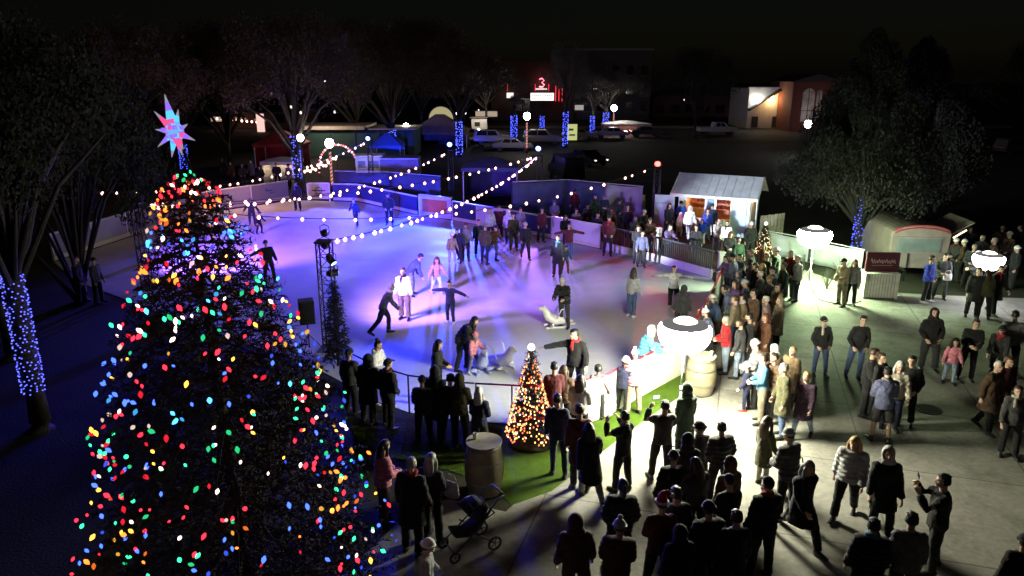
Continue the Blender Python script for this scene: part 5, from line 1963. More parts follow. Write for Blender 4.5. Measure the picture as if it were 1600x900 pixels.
def car(loc, rz, kind, col, label, group='parked vehicles', lights=0):
    t = thing('parked_car' if kind != 'pickup' else 'pickup_truck', label, 'car' if kind != 'pickup' else 'pickup', loc, rz=rz, group=group)
    paint = M('car_paint_%s' % '_'.join('%d' % (c * 100) for c in col), col, .3, .2, var=.03, coat=.6)
    P = {'sedan': [(-2.25, .45), (-2.3, .75), (-2.1, .93), (-1.5, .98), (-.9, 1.40), (.35, 1.43), (1.05, .98), (2.05, .86), (2.28, .66), (2.25, .40)],
         'suv': [(-2.3, .48), (-2.38, .95), (-2.3, 1.1), (-2.15, 1.72), (-1.9, 1.80), (.4, 1.80), (1.0, 1.18), (2.1, 1.05), (2.32, .8), (2.3, .42)],
         'pickup': [(-2.8, .55), (-2.8, 1.1), (-.75, 1.12), (-.6, 1.78), (.75, 1.80), (1.35, 1.2), (2.55, 1.1), (2.75, .85), (2.72, .48)],
         'van': [(-2.6, .45), (-2.65, 1.95), (-2.5, 2.05), (1.3, 2.05), (1.95, 1.25), (2.55, 1.1), (2.7, .8), (2.65, .42)]}[kind]
    W = .9
    m = MB()
    n = len(P)
    lay = [(-W, .0), (-W * .99, .02), (W * .99, .02), (W, 0)]
    vs = []
    for s in (-1, 1):
        for x, z in P:
            vs.append((x, s * W * (1 - .16 * max(0, z - 1.0)), z))
    m.add(vs, [tuple(range(n)), tuple(reversed(range(n, 2 * n)))] + [(i, n + i, n + (i + 1) % n, (i + 1) % n) for i in range(n)])
    m.build('body', paint, t, bevel=.06)
    m = MB()
    gl = {'sedan': (-1.15, .75, 1.0, 1.36), 'suv': (-2.0, .62, 1.18, 1.70), 'pickup': (-.55, .95, 1.22, 1.70), 'van': (.3, 1.4, 1.35, 1.85)}[kind]
    x0, x1, z0, z1 = gl
    for s in (-1, 1):
        y0, y1 = s * W * (1 - .16 * max(0, z0 - 1.0)) + s * .012, s * W * (1 - .16 * (z1 - 1.0)) + s * .012
        mid = (x0 + x1) / 2
        for a, b, c, d in ((x0, mid - .05, x0 + .22, mid - .05), (mid + .05, x1, mid + .05, x1 - .34)):
            m.add([(a, y0, z0), (b, y0, z0), (d, y1, z1), (c, y1, z1)], [(0, 1, 2, 3) if s < 0 else (3, 2, 1, 0)])
    m.build('side_window', CARGL, t)
    m = MB()
    i = max(range(n - 1), key=lambda q: (P[q][1] - P[q + 1][1]) if P[q][0] > 0 and P[q][1] > 1.3 else -1)
    (xa, za), (xb, zb) = P[i], P[i + 1]
    nx, nz = (za - zb), (xb - xa)
    l = math.hypot(nx, nz)
    ox, oz = nx / l * .012, nz / l * .012
    ya, yb = W * (1 - .16 * (za - 1)) - .1, W * (1 - .16 * max(0, zb - 1)) - .1
    q0, q1 = .08, .95
    A = (xa + (xb - xa) * q0 + ox, za + (zb - za) * q0 + oz); B = (xa + (xb - xa) * q1 + ox, za + (zb - za) * q1 + oz)
    m.add([(A[0], -ya, A[1]), (B[0], -yb, B[1]), (B[0], yb, B[1]), (A[0], ya, A[1])], [(0, 1, 2, 3)])
    m.build('windscreen', CARGL, t)
    fx = P[-2][0]
    for s in (-1, 1):
        m = MB(); m.ell((fx - .06, s * .66, P[-2][1] + .0), (.10, .16, .08), 10, 6)
        m.build('headlight', EM('headlight_%d' % (lights * 10), (1, .97, .9), lights, False) if lights else CHR, t, smooth=True)
    wx = (-1.45, 1.4) if kind != 'pickup' else (-1.75, 1.75)
    for x in wx:
        for s in (-1, 1):
            m = MB(); m.tube([(x + .26 * math.cos(a), s * .82, .34 + .26 * math.sin(a)) for a in [i * math.pi / 9 for i in range(18)]], .085, 8, ref=(0, 1, 0), closed=True); wl = m.build('wheel', BLK, t, smooth=True)
            m = MB(); m.lathe([(.001, -.02), (.2, -.02), (.2, .02), (.001, .04)], 14); m.v = [Vector((p.x + x, s * (.86 + p.z * .5), p.y + .34)) for p in m.v]; m.build('rim', ALU, wl)
    return t


car(at(1120, 211), R(4), 'pickup', (.45, .45, .44), 'white pickup parked on the far street by the dark trees', lights=0)
car(at(884, 282), R(100), 'van', (.010, .010, .012), 'black van parked behind the blue truss tower', lights=0)
car(at(917, 258), R(-60), 'sedan', (.02, .02, .022), 'dark car with glinting headlamps right of the black van', lights=1.2)
car(at(770, 226), R(3), 'suv', (.30, .30, .32), 'pale suv parked right of the middle wrapped trunk')
car(at(800, 236), R(5), 'sedan', (.20, .20, .22), 'grey sedan parked in front of the pale suv')
car(at(955, 216), R(178), 'sedan', (.28, .27, .27), 'grey sedan parked near the candy striped far lamp')
car(at(1590, 243), R(10), 'suv', (.10, .10, .10), 'dim grey suv parked at the far right edge')
car(at(735, 218), R(6), 'sedan', (.34, .33, .32), 'pale sedan parked left of the pale suv')
car(at(848, 226), R(2), 'suv', (.16, .16, .17), 'grey suv parked below the theatre sign')
car(at(905, 218), R(4), 'sedan', (.22, .21, .20), 'grey saloon car parked beside the yellow banner')
car(at(1010, 214), R(2), 'sedan', (.03, .03, .035), 'black sedan parked right of the distant white awning')

# ---------------------------------------------------------------- buildings far behind
BRK = M('brick_dark', (.10, .055, .045), .9, var=.25, scale=3)
STU = M('stucco_white', (.50, .48, .45), .85, var=.1, scale=1)
g = at(835, 176)
D = g.y
D = 135.0
bx = (830 - 800) / CAM_F * D / math.cos(CAM_P) * .93


def atd(px, py, y):
    """Point at forward distance y seen at (px, py)."""
    v = (450 - py) / CAM_F
    u = (px - 800) / CAM_F
    dy = math.cos(CAM_P) + v * math.sin(CAM_P)
    dz = -math.sin(CAM_P) + v * math.cos(CAM_P)
    s = y / dy
    return Vector((u * s, y, CAM_H + dz * s))


a, b = atd(780, 100, D), atd(884, 160, D)
t = thing('theatre', 'dark theatre front with lit letter board and red neon sign', 'theatre', ((a.x + b.x) / 2, D, 0))
hw = (b.x - a.x) / 2
top = a.z
m = MB(); m.box((0, 8, 5.2), (hw * 2 + 3, 14, 10.4)); m.build('wall', BRK, t, bevel=.05)
z0, z1 = atd(830, 158, D).z, atd(830, 144, D).z
lb0, lb1 = atd(828, 150, D).x - t.location.x, atd(866, 150, D).x - t.location.x
m = MB(); m.box(((lb0 + lb1) / 2, .2, (z0 + z1) / 2), (lb1 - lb0, 1.6, z1 - z0)); mq = m.build('marquee', M('marquee_metal', (.2, .05, .05), .5), t, bevel=.05)
m = MB(); m.box(((lb0 + lb1) / 2, -.62, (z0 + z1) / 2), (lb1 - lb0 - .2, .05, z1 - z0 - .25)); m.build('letter_board', EM('letter_board', (1, .93, .88), 1.5, True), mq)
m = MB()
for r_ in range(2):
    for i in range(11):
        if rnd.random() < .25:
            continue
        m.box((lb0 + .5 + i * (lb1 - lb0 - .9) / 10.5, -.66, z0 + (z1 - z0) * (.35 + .32 * r_)), (.16, .02, .22))
m.build('letter_row', BLK, mq)
cx_ = atd(846, 130, D).x - t.location.x
m = MB(); zt = atd(846, 140, D).z
m.box((cx_, 0, zt + .1), (2.0, .3, .25)); m.build('sign_ledge', EM('ledge_light', (1, .85, .8), .9, True), mq)
NEON = EM('neon_red', (1, .05, .08), 4.5, True)
m = MB()
pts = [(cx_ - .4, -.1, zt + 1.75), (cx_ + .1, -.1, zt + 1.9), (cx_ + .45, -.1, zt + 1.6), (cx_ + .1, -.1, zt + 1.2), (cx_ + .5, -.1, zt + .8), (cx_ + .2, -.1, zt + .45), (cx_ - .4, -.1, zt + .5)]
m.tube(pts, .13, 6); m.build('neon_emblem', EM('neon_pink', (1, .16, .22), 5, True), mq)
m = MB()
for px in (793, 836, 857, 868, 873, 878):
    x = atd(px, 150, D).x - t.location.x
    zz0, zz1 = (atd(px, 158, D).z, atd(px, 134 + (px % 7), D).z)
    if px < 860:
        zz0, zz1 = atd(px, 142, D).z, atd(px, 131, D).z
    m.box((x, -.5, (zz0 + zz1) / 2), (.10, .10, zz1 - zz0))
m.build('neon_tube', EM('neon_dim', (1, .04, .07), 1.6, True), mq)
m = MB(); x = atd(797, 150, D).x - t.location.x; zq = atd(797, 149, D).z
m.box((x, -.3, zq), (1.2, .2, .9)); m.build('window', EM('lit_window_white', (1, .92, .85), 1.2, True), t, bevel=.03)
for px in (811, 822):
    x = atd(px, 150, D).x - t.location.x
    m = MB(); m.box((x, 1.02, 3), (1.4, .1, 2.2)); m.build('window', CARGL, t)

a, b = atd(884, 78, 140), atd(1014, 200, 140)
t = thing('brick_building', 'tall dim grey building right of the theatre sign', 'building', ((a.x + b.x) / 2, 140, 0))
w_ = b.x - a.x
m = MB(); m.box((0, 8, a.z / 2), (w_, 16, a.z)); m.build('wall', M('brick_grey', (.07, .068, .066), .9, var=.2, scale=2), t, bevel=.05)
m = MB(); m.box((0, -.1, a.z + .1), (w_ + .6, .5, .4)); m.build('cornice', M('cornice_pale', (.20, .19, .18), .8), t, bevel=.03)
for fl in range(3):
    for i in range(6):
        m = MB(); x = -w_ / 2 + w_ * (i + .5) / 6
        m.box((x, -.01, 2.4 + fl * 3.2), (1.2, .06, 1.7)); wn = m.build('window', CARGL, t)
        m = MB(); m.box((x, -.06, 1.5 + fl * 3.2), (1.4, .14, .12)); m.build('sill', M('cornice_pale', (0, 0, 0)), wn)

# white building with stair shadow and warm wall lamp
Y = 118
a, b = atd(1171, 138, Y), atd(1240, 196, Y)
t = thing('white_building', 'white stucco building with warm wall lamp on the far street', 'building', ((a.x + b.x) / 2, Y, 0))
w_, h_ = b.x - a.x, a.z
m = MB(); m.box((0, 5, h_ / 2), (w_, 10, h_)); m.build('wall', STU, t, bevel=.04)
m = MB(); m.box((0, -.05, h_ + .1), (w_ + .3, .4, .25)); m.build('parapet', STU, t, bevel=.02)
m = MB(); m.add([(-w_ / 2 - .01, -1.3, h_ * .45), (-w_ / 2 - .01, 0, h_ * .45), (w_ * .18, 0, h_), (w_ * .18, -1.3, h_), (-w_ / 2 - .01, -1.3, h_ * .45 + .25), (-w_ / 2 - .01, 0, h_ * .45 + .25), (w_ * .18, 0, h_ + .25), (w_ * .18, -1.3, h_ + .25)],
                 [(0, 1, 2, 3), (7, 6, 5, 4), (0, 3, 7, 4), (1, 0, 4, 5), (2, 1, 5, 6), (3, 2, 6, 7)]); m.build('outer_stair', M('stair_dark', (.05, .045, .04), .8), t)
for dx, z, c, s, p in ((-w_ * .33, atd(1184, 152, Y).z, (1, .96, .9), 24, 160), (-.25, atd(1203, 152, Y).z, (1, .62, .25), 18, 260)):
    m = MB(); m.ell((dx, -.45, z), (.28, .28, .30), 12, 8); m.build('wall_lamp', EM('wall_lamp_%d' % s, c, s, False), t, smooth=True)
    lamp('wall_lamp_light', 'POINT', (t.location.x + dx, Y - .9, z - .35), c, p, .2)
for x in (-w_ * .33, w_ * .1):
    m = MB(); m.box((x, -.03, 1.0), (1.0, .08, 1.7)); m.build('door', M('door_dark', (.03, .03, .03), .6), t, bevel=.02)

# church wall with arched window
Y = 112
a, b = atd(1240, 134, Y), atd(1306, 200, Y)
t = thing('brick_church', 'dark red brick church with a tall arched pale window', 'church', ((a.x + b.x) / 2, Y, 0))
w_, h_ = b.x - a.x, a.z + .6
m = MB(); m.box((0, 5, h_ / 2), (w_, 10, h_)); m.build('wall', M('brick_red', (.13, .04, .032), .9, var=.25, scale=3), t, bevel=.04)
m = MB(); m.add([(-w_ / 2 - .3, -.3, h_), (w_ / 2 + .3, -.3, h_), (0, -.3, h_ + 1.1), (-w_ / 2 - .3, 10, h_), (w_ / 2 + .3, 10, h_), (0, 10, h_ + 1.1)], [(0, 1, 2), (5, 4, 3), (0, 2, 5, 3), (1, 4, 5, 2), (0, 3, 4, 1)]); m.build('roof', M('slate', (.03, .03, .035), .7), t)
PANE = M('church_glass', (.40, .36, .34), .4, var=.5, scale=1.2)
zt, zb = atd(1268, 138, Y).z, atd(1268, 190, Y).z
for px0, px1, hh_ in ((1253, 1272, 1.0), (1275, 1283, .95), (1288, 1294, .75)):
    xa, xb = atd(px0, 160, Y).x - t.location.x, atd(px1, 160, Y).x - t.location.x
    zz = zb + (zt - zb) * hh_
    rr = (xb - xa) / 2
    pr = [(xa, zb), (xb, zb), (xb, zz - rr)] + [((xa + xb) / 2 + rr * math.cos(q), zz - rr + rr * math.sin(q)) for q in [math.pi * i / 10 for i in range(1, 10)]] + [(xa, zz - rr)]
    m = MB(); prism(m, pr, -.06, .05); wn = m.build('window', PANE, t)
    m = MB(); m.box(((xa + xb) / 2, -.08, (zb + zz) / 2), (.07, .06, zz - zb - .1)); m.box(((xa + xb) / 2, -.08, zb + (zz - zb) * .33), (xb - xa, .06, .09)); m.build('mullion', M('mullion_dark', (.03, .015, .012), .7), wn)
lamp('church_window_light', 'POINT', (t.location.x, Y - 5, 2.5), (1, .86, .78), 170, .3)
# distant low building behind the left market
for (p0, p1, y0, Y, lab) in ((60, 240, 172, 120, 'long low dark building far behind the left trees'), (330, 470, 178, 118, 'low brown shopfront behind the left market tents'), (1020, 1165, 150, 150, 'low dark building behind the parked white pickup')):
    a, b = atd(p0, y0, Y), atd(p1, 200, Y)
    t = thing('low_building', lab, 'building', ((a.x + b.x) / 2, Y, 0), group='low dark buildings on the far street')
    w_ = b.x - a.x
    m = MB(); m.box((0, 5, a.z / 2), (w_, 10, a.z)); m.build('wall', BRK, t, bevel=.05)
    m = MB(); m.box((0, 4.9, a.z + .15), (w_ + .5, 10.6, .3)); m.build('roof', M('slate', (0, 0, 0)), t)
    for i in range(int(w_ / 3)):
        m = MB(); m.box((-w_ / 2 + 1.5 + i * 3, -.02, 1.6), (1.8, .08, 1.5)); m.build('window', CARGL, t)
# scattered shop lights
t = thing('string_lights', 'row of small white shop lights far behind the star', 'string lights', (0, 0, 0))
pa, pb = atd(335, 184, 116), atd(405, 190, 116)
m = MB(); m.tube([pa, pb], .03, 5); m.tube([(pa.x, pa.y, 0), pa], .05, 6); m.tube([(pb.x, pb.y, 0), pb], .05, 6); m.build('cable', CABLE, t)
for i in range(9):
    p = pa.lerp(pb, (i + .5) / 9)
    o = bpy.data.objects.new('bulb', fest_bulb()); COL.objects.link(o); o.parent = t; o.location = p; o.scale = (2,) * 3
g = atd(407, 192, 110)
t = thing('lit_sign', 'small pink and white lit sign far behind the red tent', 'sign', (g.x, g.y, 0))
m = MB(); m.box((0, 0, g.z), (1.1, .2, 2.6)); m.build('face', EM('sign_pink', (1, .62, .55), .9, True), t, bevel=.04)
m = MB(); m.box((0, .1, g.z / 2), (.16, .16, g.z)); m.build('post', IRON, t)
# awning of the left market lit red
lamp('market_glow', 'POINT', at(400, 262, 2.6), (1, .42, .25), 160, .2)
lamp('market_glow', 'POINT', at(350, 262, 2.6), (1, .55, .35), 120, .2)

# lanterns hung in the brown trees and lit shop windows far behind
for i, (px, py, Y) in enumerate(((425, 146, 54), (455, 167, 54), (470, 176, 54), (508, 128, 56), (523, 175, 58), (98, 187, 60), (166, 221, 50), (106, 226, 60), (221, 181, 62), (1069, 156, 118), (712, 158, 78), (748, 172, 96))):
    p = atd(px, py, Y)
    t = thing('hanging_lantern', 'small white lantern glimmering among the dark treetops', 'lantern', p, group='lanterns in the treetops')
    m = MB(); m.ell((0, 0, 0), (.085, .085, .11), 8, 6); m.build('globe', EM('lantern', (1, .82, .72), 1.5, False), t, smooth=True)
    m = MB(); m.tube([(0, 0, .1), (0, 0, .7)], .012, 5); m.build('cord', CABLE, t)
for i, (px, py, Y, c, w__, h__, lab) in enumerate(((345, 186, 117, (1, .75, .55), 3.0, .7, 'warm lit shop window far behind the left market'), (760, 178, 118, (1, .8, .6), 3.4, .8, 'warm lit shopfront glimpsed left of the theatre'), (905, 168, 139, (.9, .8, .75), 1.6, .9, 'dim lit window of the tall grey building'), (1150, 178, 149, (.8, .8, .85), 1.5, .7, 'faint lit window left of the white building'))):
    p = atd(px, py, Y)
    t = thing('shop_sign', lab, 'lit sign', (p.x, Y, p.z))
    m = MB(); m.box((0, -.1, 0), (w__, .12, h__)); m.build('face', EM('shop_face_%d' % i, c, .35, True), t, bevel=.03)
    m = MB(); m.box((0, -.02, h__ / 2 + .08), (w__ + .3, .3, .1)); m.box((0, -.02, -h__ / 2 - .08), (w__ + .3, .3, .1)); m.build('frame', BLACKM, t)
# ---------------------------------------------------------------- everybody in the picture
SK, SP, VI, FC = 'skaters on the ice', 'spectators along the rink', 'visitors on the plaza', 'people queuing at the rental hut'
J = lambda s: tuple(s.split(':'))


def P(x, y, h, face, pose, top, bot, head, label, group, skin='light', shoe='shoe:black'):
    hd = J(head)
    person(None, face, pose, label, group, h, J(top), J(bot), hd, skin, J(shoe), px=(x, y))


SKB, SKW = 'skate:black', 'skate:white'
# --- skaters, far to near
P(607, 302, 1.75, 175, 'relaxed', 'jacket:black', 'trousers:black', 'beanie:black', 'skater all in black standing far out on the blue ice', SK, shoe=SKB)
P(552, 311, 1.55, 200, 'glide', 'hoodie:navy', 'trousers:black', 'short:black', 'shorter skater in navy gliding left of the far black skater', SK, shoe=SKB)
P(462, 284, 1.75, 180, 'stand', 'jacket:charcoal', 'trousers:black', 'cap:black', 'dark skater in cap standing by the far left boards', SK, shoe=SKB)
P(391, 311, 1.5, 160, 'glide', 'jacket:charcoal', 'trousers:charcoal', 'hood:black', 'hooded dark skater near the left end of the ice', SK, shoe=SKB)
P(405, 331, 1.15, 120, 'childskate', 'jacket:black', 'trousers:black', 'beanie:charcoal', 'small dark child skating near the left end of the ice', SK, shoe=SKB)
P(417, 376, 1.75, 150, 'reach', 'jacket:black', 'trousers:black', 'cap:black', 'man in black jacket seen past the right edge of the Christmas tree', SK, shoe=SKB)
P(656, 397, 1.72, 70, 'bend', 'jacket:denim blue', 'jeans:light denim', 'beanie:navy', 'skater in blue jacket and pale jeans bent forward', SK, shoe=SKB)
P(682, 402, 1.42, 160, 'childskate', 'hoodie:pale pink', 'trousers:white', 'long:auburn', 'girl with long reddish hair in pink top and white trousers', SK, shoe=SKW)
P(611, 444, 1.75, 75, 'push', 'sweater:dark grey', 'trousers:black', 'short:grey', 'stooping skater in grey top stretching one leg behind', SK, shoe=SKB)
P(629, 420, 1.78, 190, 'stand', 'hoodie:white', 'wide:khaki', 'short:brown', 'man in white hoodie and khaki trousers on the ice', SK, shoe=SKB)
P(701, 438, 1.5, 200, 'spread', 'sweater:navy', 'jeans:navy', 'bun:black', 'girl in navy balancing with both arms spread wide', SK, shoe=SKW)
P(741, 496, 1.75, 105, 'bend', 'puffer:black', 'trousers:black', 'long:black', 'woman in black bending over a pink clad child', SK, shoe=SKB)
P(744, 520, 1.2, 130, 'childskate', 'puffer:pink', 'trousers:slate blue', 'beanie:pink', 'child in bright pink jacket below the bending woman', SK, shoe=SKW)
P(880, 435, 1.75, 205, 'rail', 'puffer:black', 'jeans:charcoal', 'beanie:silver:bald:brown', 'man in dark jacket and pale cap leaning on the white seal aid', SK, shoe=SKB)
P(897, 517, 1.85, 200, 'reach', 'jacket:black', 'trousers:black', 'short:black', 'large man in black stretching one arm out over the rail', SK, shoe=SKB)
P(990, 420, 1.70, 40, 'stand', 'sweater:light grey', 'wide:denim blue', 'long:brown', 'woman in pale sweater and wide blue jeans on the ice', SK, shoe=SKW)
P(1056, 417, 1.55, 200, 'spread', 'jacket:white', 'trousers:black', 'short:black', 'skater in white jacket with arms out near the right boards', SK, shoe=SKW)
P(1066, 446, 1.65, 20, 'stand', 'hoodie:charcoal', 'trousers:black', 'hood:charcoal', 'figure in charcoal hood just behind the larger balloon light', SK, shoe=SKB)
P(871, 369, 1.72, 190, 'stand', 'coat:black', 'trousers:black', 'short:black', 'skater in long black coat beside the woman with spread arms', SK, shoe=SKB)
P(891, 350, 1.68, 170, 'spread', 'jacket:maroon', 'jeans:denim blue', 'short:black', 'woman in maroon spreading her arms before the white boards', SK, shoe=SKW)
P(884, 385, 1.15, 180, 'childskate', 'jacket:denim blue', 'trousers:rust', 'short:brown', 'child in blue top and rust trousers between two skaters', SK, shoe=SKB)
P(951, 337, 1.85, 185, 'relaxed', 'puffer:maroon', 'trousers:black', 'beanie:black', 'tall broad skater in maroon padded jacket near the far boards', SK, shoe=SKB)
P(1004, 362, 1.55, 180, 'stand', 'sweater:slate blue', 'trousers:charcoal', 'short:brown', 'skater in blue grey sweater before the slatted barrier', SK, shoe=SKB)
P(1049, 352, 1.7, 150, 'rail', 'jacket:violet', 'trousers:black', 'short:black', 'skater in dark violet leaning by the black ring on the boards', SK, shoe=SKB)
P(822, 348, 1.72, 170, 'walk', 'jacket:black', 'trousers:black', 'beanie:light grey', 'walking skater in black with pale knit hat', SK, shoe=SKB)
P(803, 334, 1.74, 180, 'stand', 'sweater:olive', 'wide:olive', 'short:brown', 'skater in olive between the white hoodie and the pale hat', SK, shoe=SKB)
P(796, 328, 1.65, 10, 'stand', 'hoodie:white', 'trousers:charcoal', 'hood:white', 'skater in white hood with back turned among the far group', SK, shoe=SKB)
P(815, 326, 1.68, 170, 'watch', 'hoodie:lavender', 'jeans:light denim', 'short:brown', 'skater in pale blue hoodie at the far right of the group', SK, shoe=SKB)
P(727, 348, 1.72, 10, 'stand', 'hoodie:grey', 'trousers:black', 'short:brown', 'skater in grey hoodie and black trousers seen from behind', SK, shoe=SKB)
P(706, 364, 1.35, 160, 'child', 'jacket:beige', 'trousers:light grey', 'beanie:white', 'child in white hat and beige jacket left of the far group', SK, shoe=SKW)
P(714, 358, 1.55, 200, 'glide', 'jacket:navy', 'trousers:navy', 'short:black', 'navy clad skater half hidden behind the grey hoodie', SK, shoe=SKB)
P(757, 350, 1.78, 20, 'relaxed', 'jacket:olive', 'jeans:navy', 'beanie:grey', 'tall skater in olive jacket and navy jeans near the group centre', SK, shoe=SKB)
P(773, 353, 1.62, 140, 'glide', 'puffer:rust', 'jeans:denim blue', 'beanie:navy', 'skater in rust brown padded jacket beside the olive jacket', SK, shoe=SKB)
P(748, 344, 1.68, 170, 'stand', 'sweater:dark green', 'trousers:black', 'short:brown', 'skater in dark green behind the olive jacket', SK, shoe=SKB)
P(767, 326, 1.70, 180, 'stand', 'hoodie:light grey', 'trousers:maroon', 'short:black', 'pale grey hooded skater by the dark violet boards', SK, shoe=SKB)
P(779, 322, 1.72, 190, 'stand', 'coat:maroon', 'trousers:black', 'short:black', 'figure in long maroon coat by the dark violet boards', SK, shoe=SKB)
P(686, 533, 1.68, 100, 'watch', 'jacket:black', 'trousers:black', 'long:black', 'long haired skater in black above the dark group at the rail', SK, shoe=SKB)
P(592, 530, 1.68, 110, 'watch', 'hoodie:white', 'trousers:charcoal', 'bun:black', 'dark haired girl in white hoodie behind the near left watchers', SK, shoe=SKW)
P(1018, 508, 1.70, 95, 'rail', 'puffer:sky blue', 'jeans:denim blue', 'hood:white', 'skater in sky blue jacket and white hood left of the balloon', SK, shoe=SKW)

# --- watchers behind the far boards
for i, (x, y, c, hd, pose, lab) in enumerate((
        (846, 325, 'maroon', 'short:black', 'stand', 'tall dark watcher in maroon behind the blue lit boards'), (868, 313, 'violet', 'beanie:violet', 'watch', 'watcher in violet knit hat beside the maroon one'),
        (898, 296, 'maroon', 'beanie:black', 'stand', 'tall watcher in dark maroon before the windscreen'), (902, 326, 'grey', 'short:brown', 'sit', 'seated figure in grey above the pink lit boards'),
        (917, 318, 'charcoal', 'cap:black', 'sit', 'seated figure in charcoal with cap above the pink lit boards'), (929, 304, 'dark green', 'short:black', 'stand', 'standing watcher in dark green before the windscreen'),
        (944, 304, 'navy', 'beanie:slate blue', 'watch', 'watcher in blue knit hat before the pale windscreen'), (957, 326, 'olive', 'short:brown', 'sit', 'seated figure in olive near the tall maroon skater'),
        (967, 311, 'charcoal', 'beanie:navy', 'sit', 'seated figure in navy knit hat below the windscreen'), (983, 322, 'black', 'short:grey', 'stand', 'grey haired watcher in black right of the seated people'),
        (991, 338, 'dark grey', 'hood:dark grey', 'sit', 'seated figure in grey hood behind the slatted barrier'), (1006, 327, 'black', 'beanie:light grey', 'watch', 'watcher in black with pale knit hat by the pale post'),
        (1018, 341, 'brown', 'cap:charcoal', 'sit', 'seated figure in brown with cap behind the slatted barrier'), (1000, 352, 'charcoal', 'long:brown', 'watch', 'long haired watcher in charcoal at the slatted barrier'),
        (884, 336, 'black', 'long:black', 'sit', 'seated long haired figure in black above the boards'), (936, 333, 'navy', 'short:brown', 'sit', 'seated figure in navy at the boards near the cup'))):
    P(x, y, 1.7, 180 + (i * 37) % 50 - 25, pose, ('puffer:' if i % 3 == 0 else 'jacket:') + c, 'trousers:' + ('black', 'charcoal', 'navy')[i % 3], hd, lab, SP)

# --- around the hut
P(1047, 318, 1.72, 150, 'stand', 'coat:navy', 'trousers:black', 'long:black', 'person in long navy coat before the pale side screen', FC)
P(1066, 314, 1.70, 0, 'watch', 'jacket:royal blue', 'trousers:black', 'cap:black', 'person in royal blue jacket and black cap at the hut counter', FC)
P(1063, 332, 1.25, 170, 'child', 'hoodie:white', 'trousers:light grey', 'hood:white', 'small child in white hood left of the white clad adult', FC)
P(1080, 322, 1.72, 165, 'stroll', 'puffer:white', 'trousers:white', 'hood:white', 'adult dressed all in white with hood by the hut', FC)
P(1107, 326, 1.66, 175, 'stand', 'jacket:blue', 'jeans:light denim', 'short:brown', 'person in blue jacket and pale jeans between the hut openings', FC)
P(1099, 343, 1.2, 190, 'child', 'jacket:royal blue', 'trousers:white', 'short:black', 'child in royal blue with white trousers by the hut', FC)
P(1113, 318, 1.76, 10, 'stand', 'jacket:navy', 'trousers:black', 'short:black', 'tall person in navy facing the second hut opening', FC)
P(1124, 341, 1.66, 160, 'watch', 'jacket:cream', 'trousers:black', 'short:black', 'person in cream jacket holding something dark by the hut', FC)
P(1136, 345, 1.66, 200, 'stand', 'puffer:white', 'trousers:brown', 'short:brown', 'person in white padded jacket right of the cream jacket', FC)
P(1176, 346, 1.74, 180, 'stand', 'jacket:black', 'trousers:black', 'beanie:white', 'person in black with white hat before the slatted screen', FC)
P(1157, 371, 1.66, 170, 'stand', 'jacket:dark green', 'trousers:black', 'short:black', 'person in dark green jacket below the pale hut door', FC)
P(1090, 352, 1.62, 190, 'stand', 'jacket:charcoal', 'trousers:charcoal', 'short:black', 'person in charcoal behind the barrier between the children', FC)
P(1142, 362, 1.7, 200, 'watch', 'jacket:charcoal', 'trousers:black', 'long:auburn', 'auburn haired person in charcoal by the barrier end', FC)

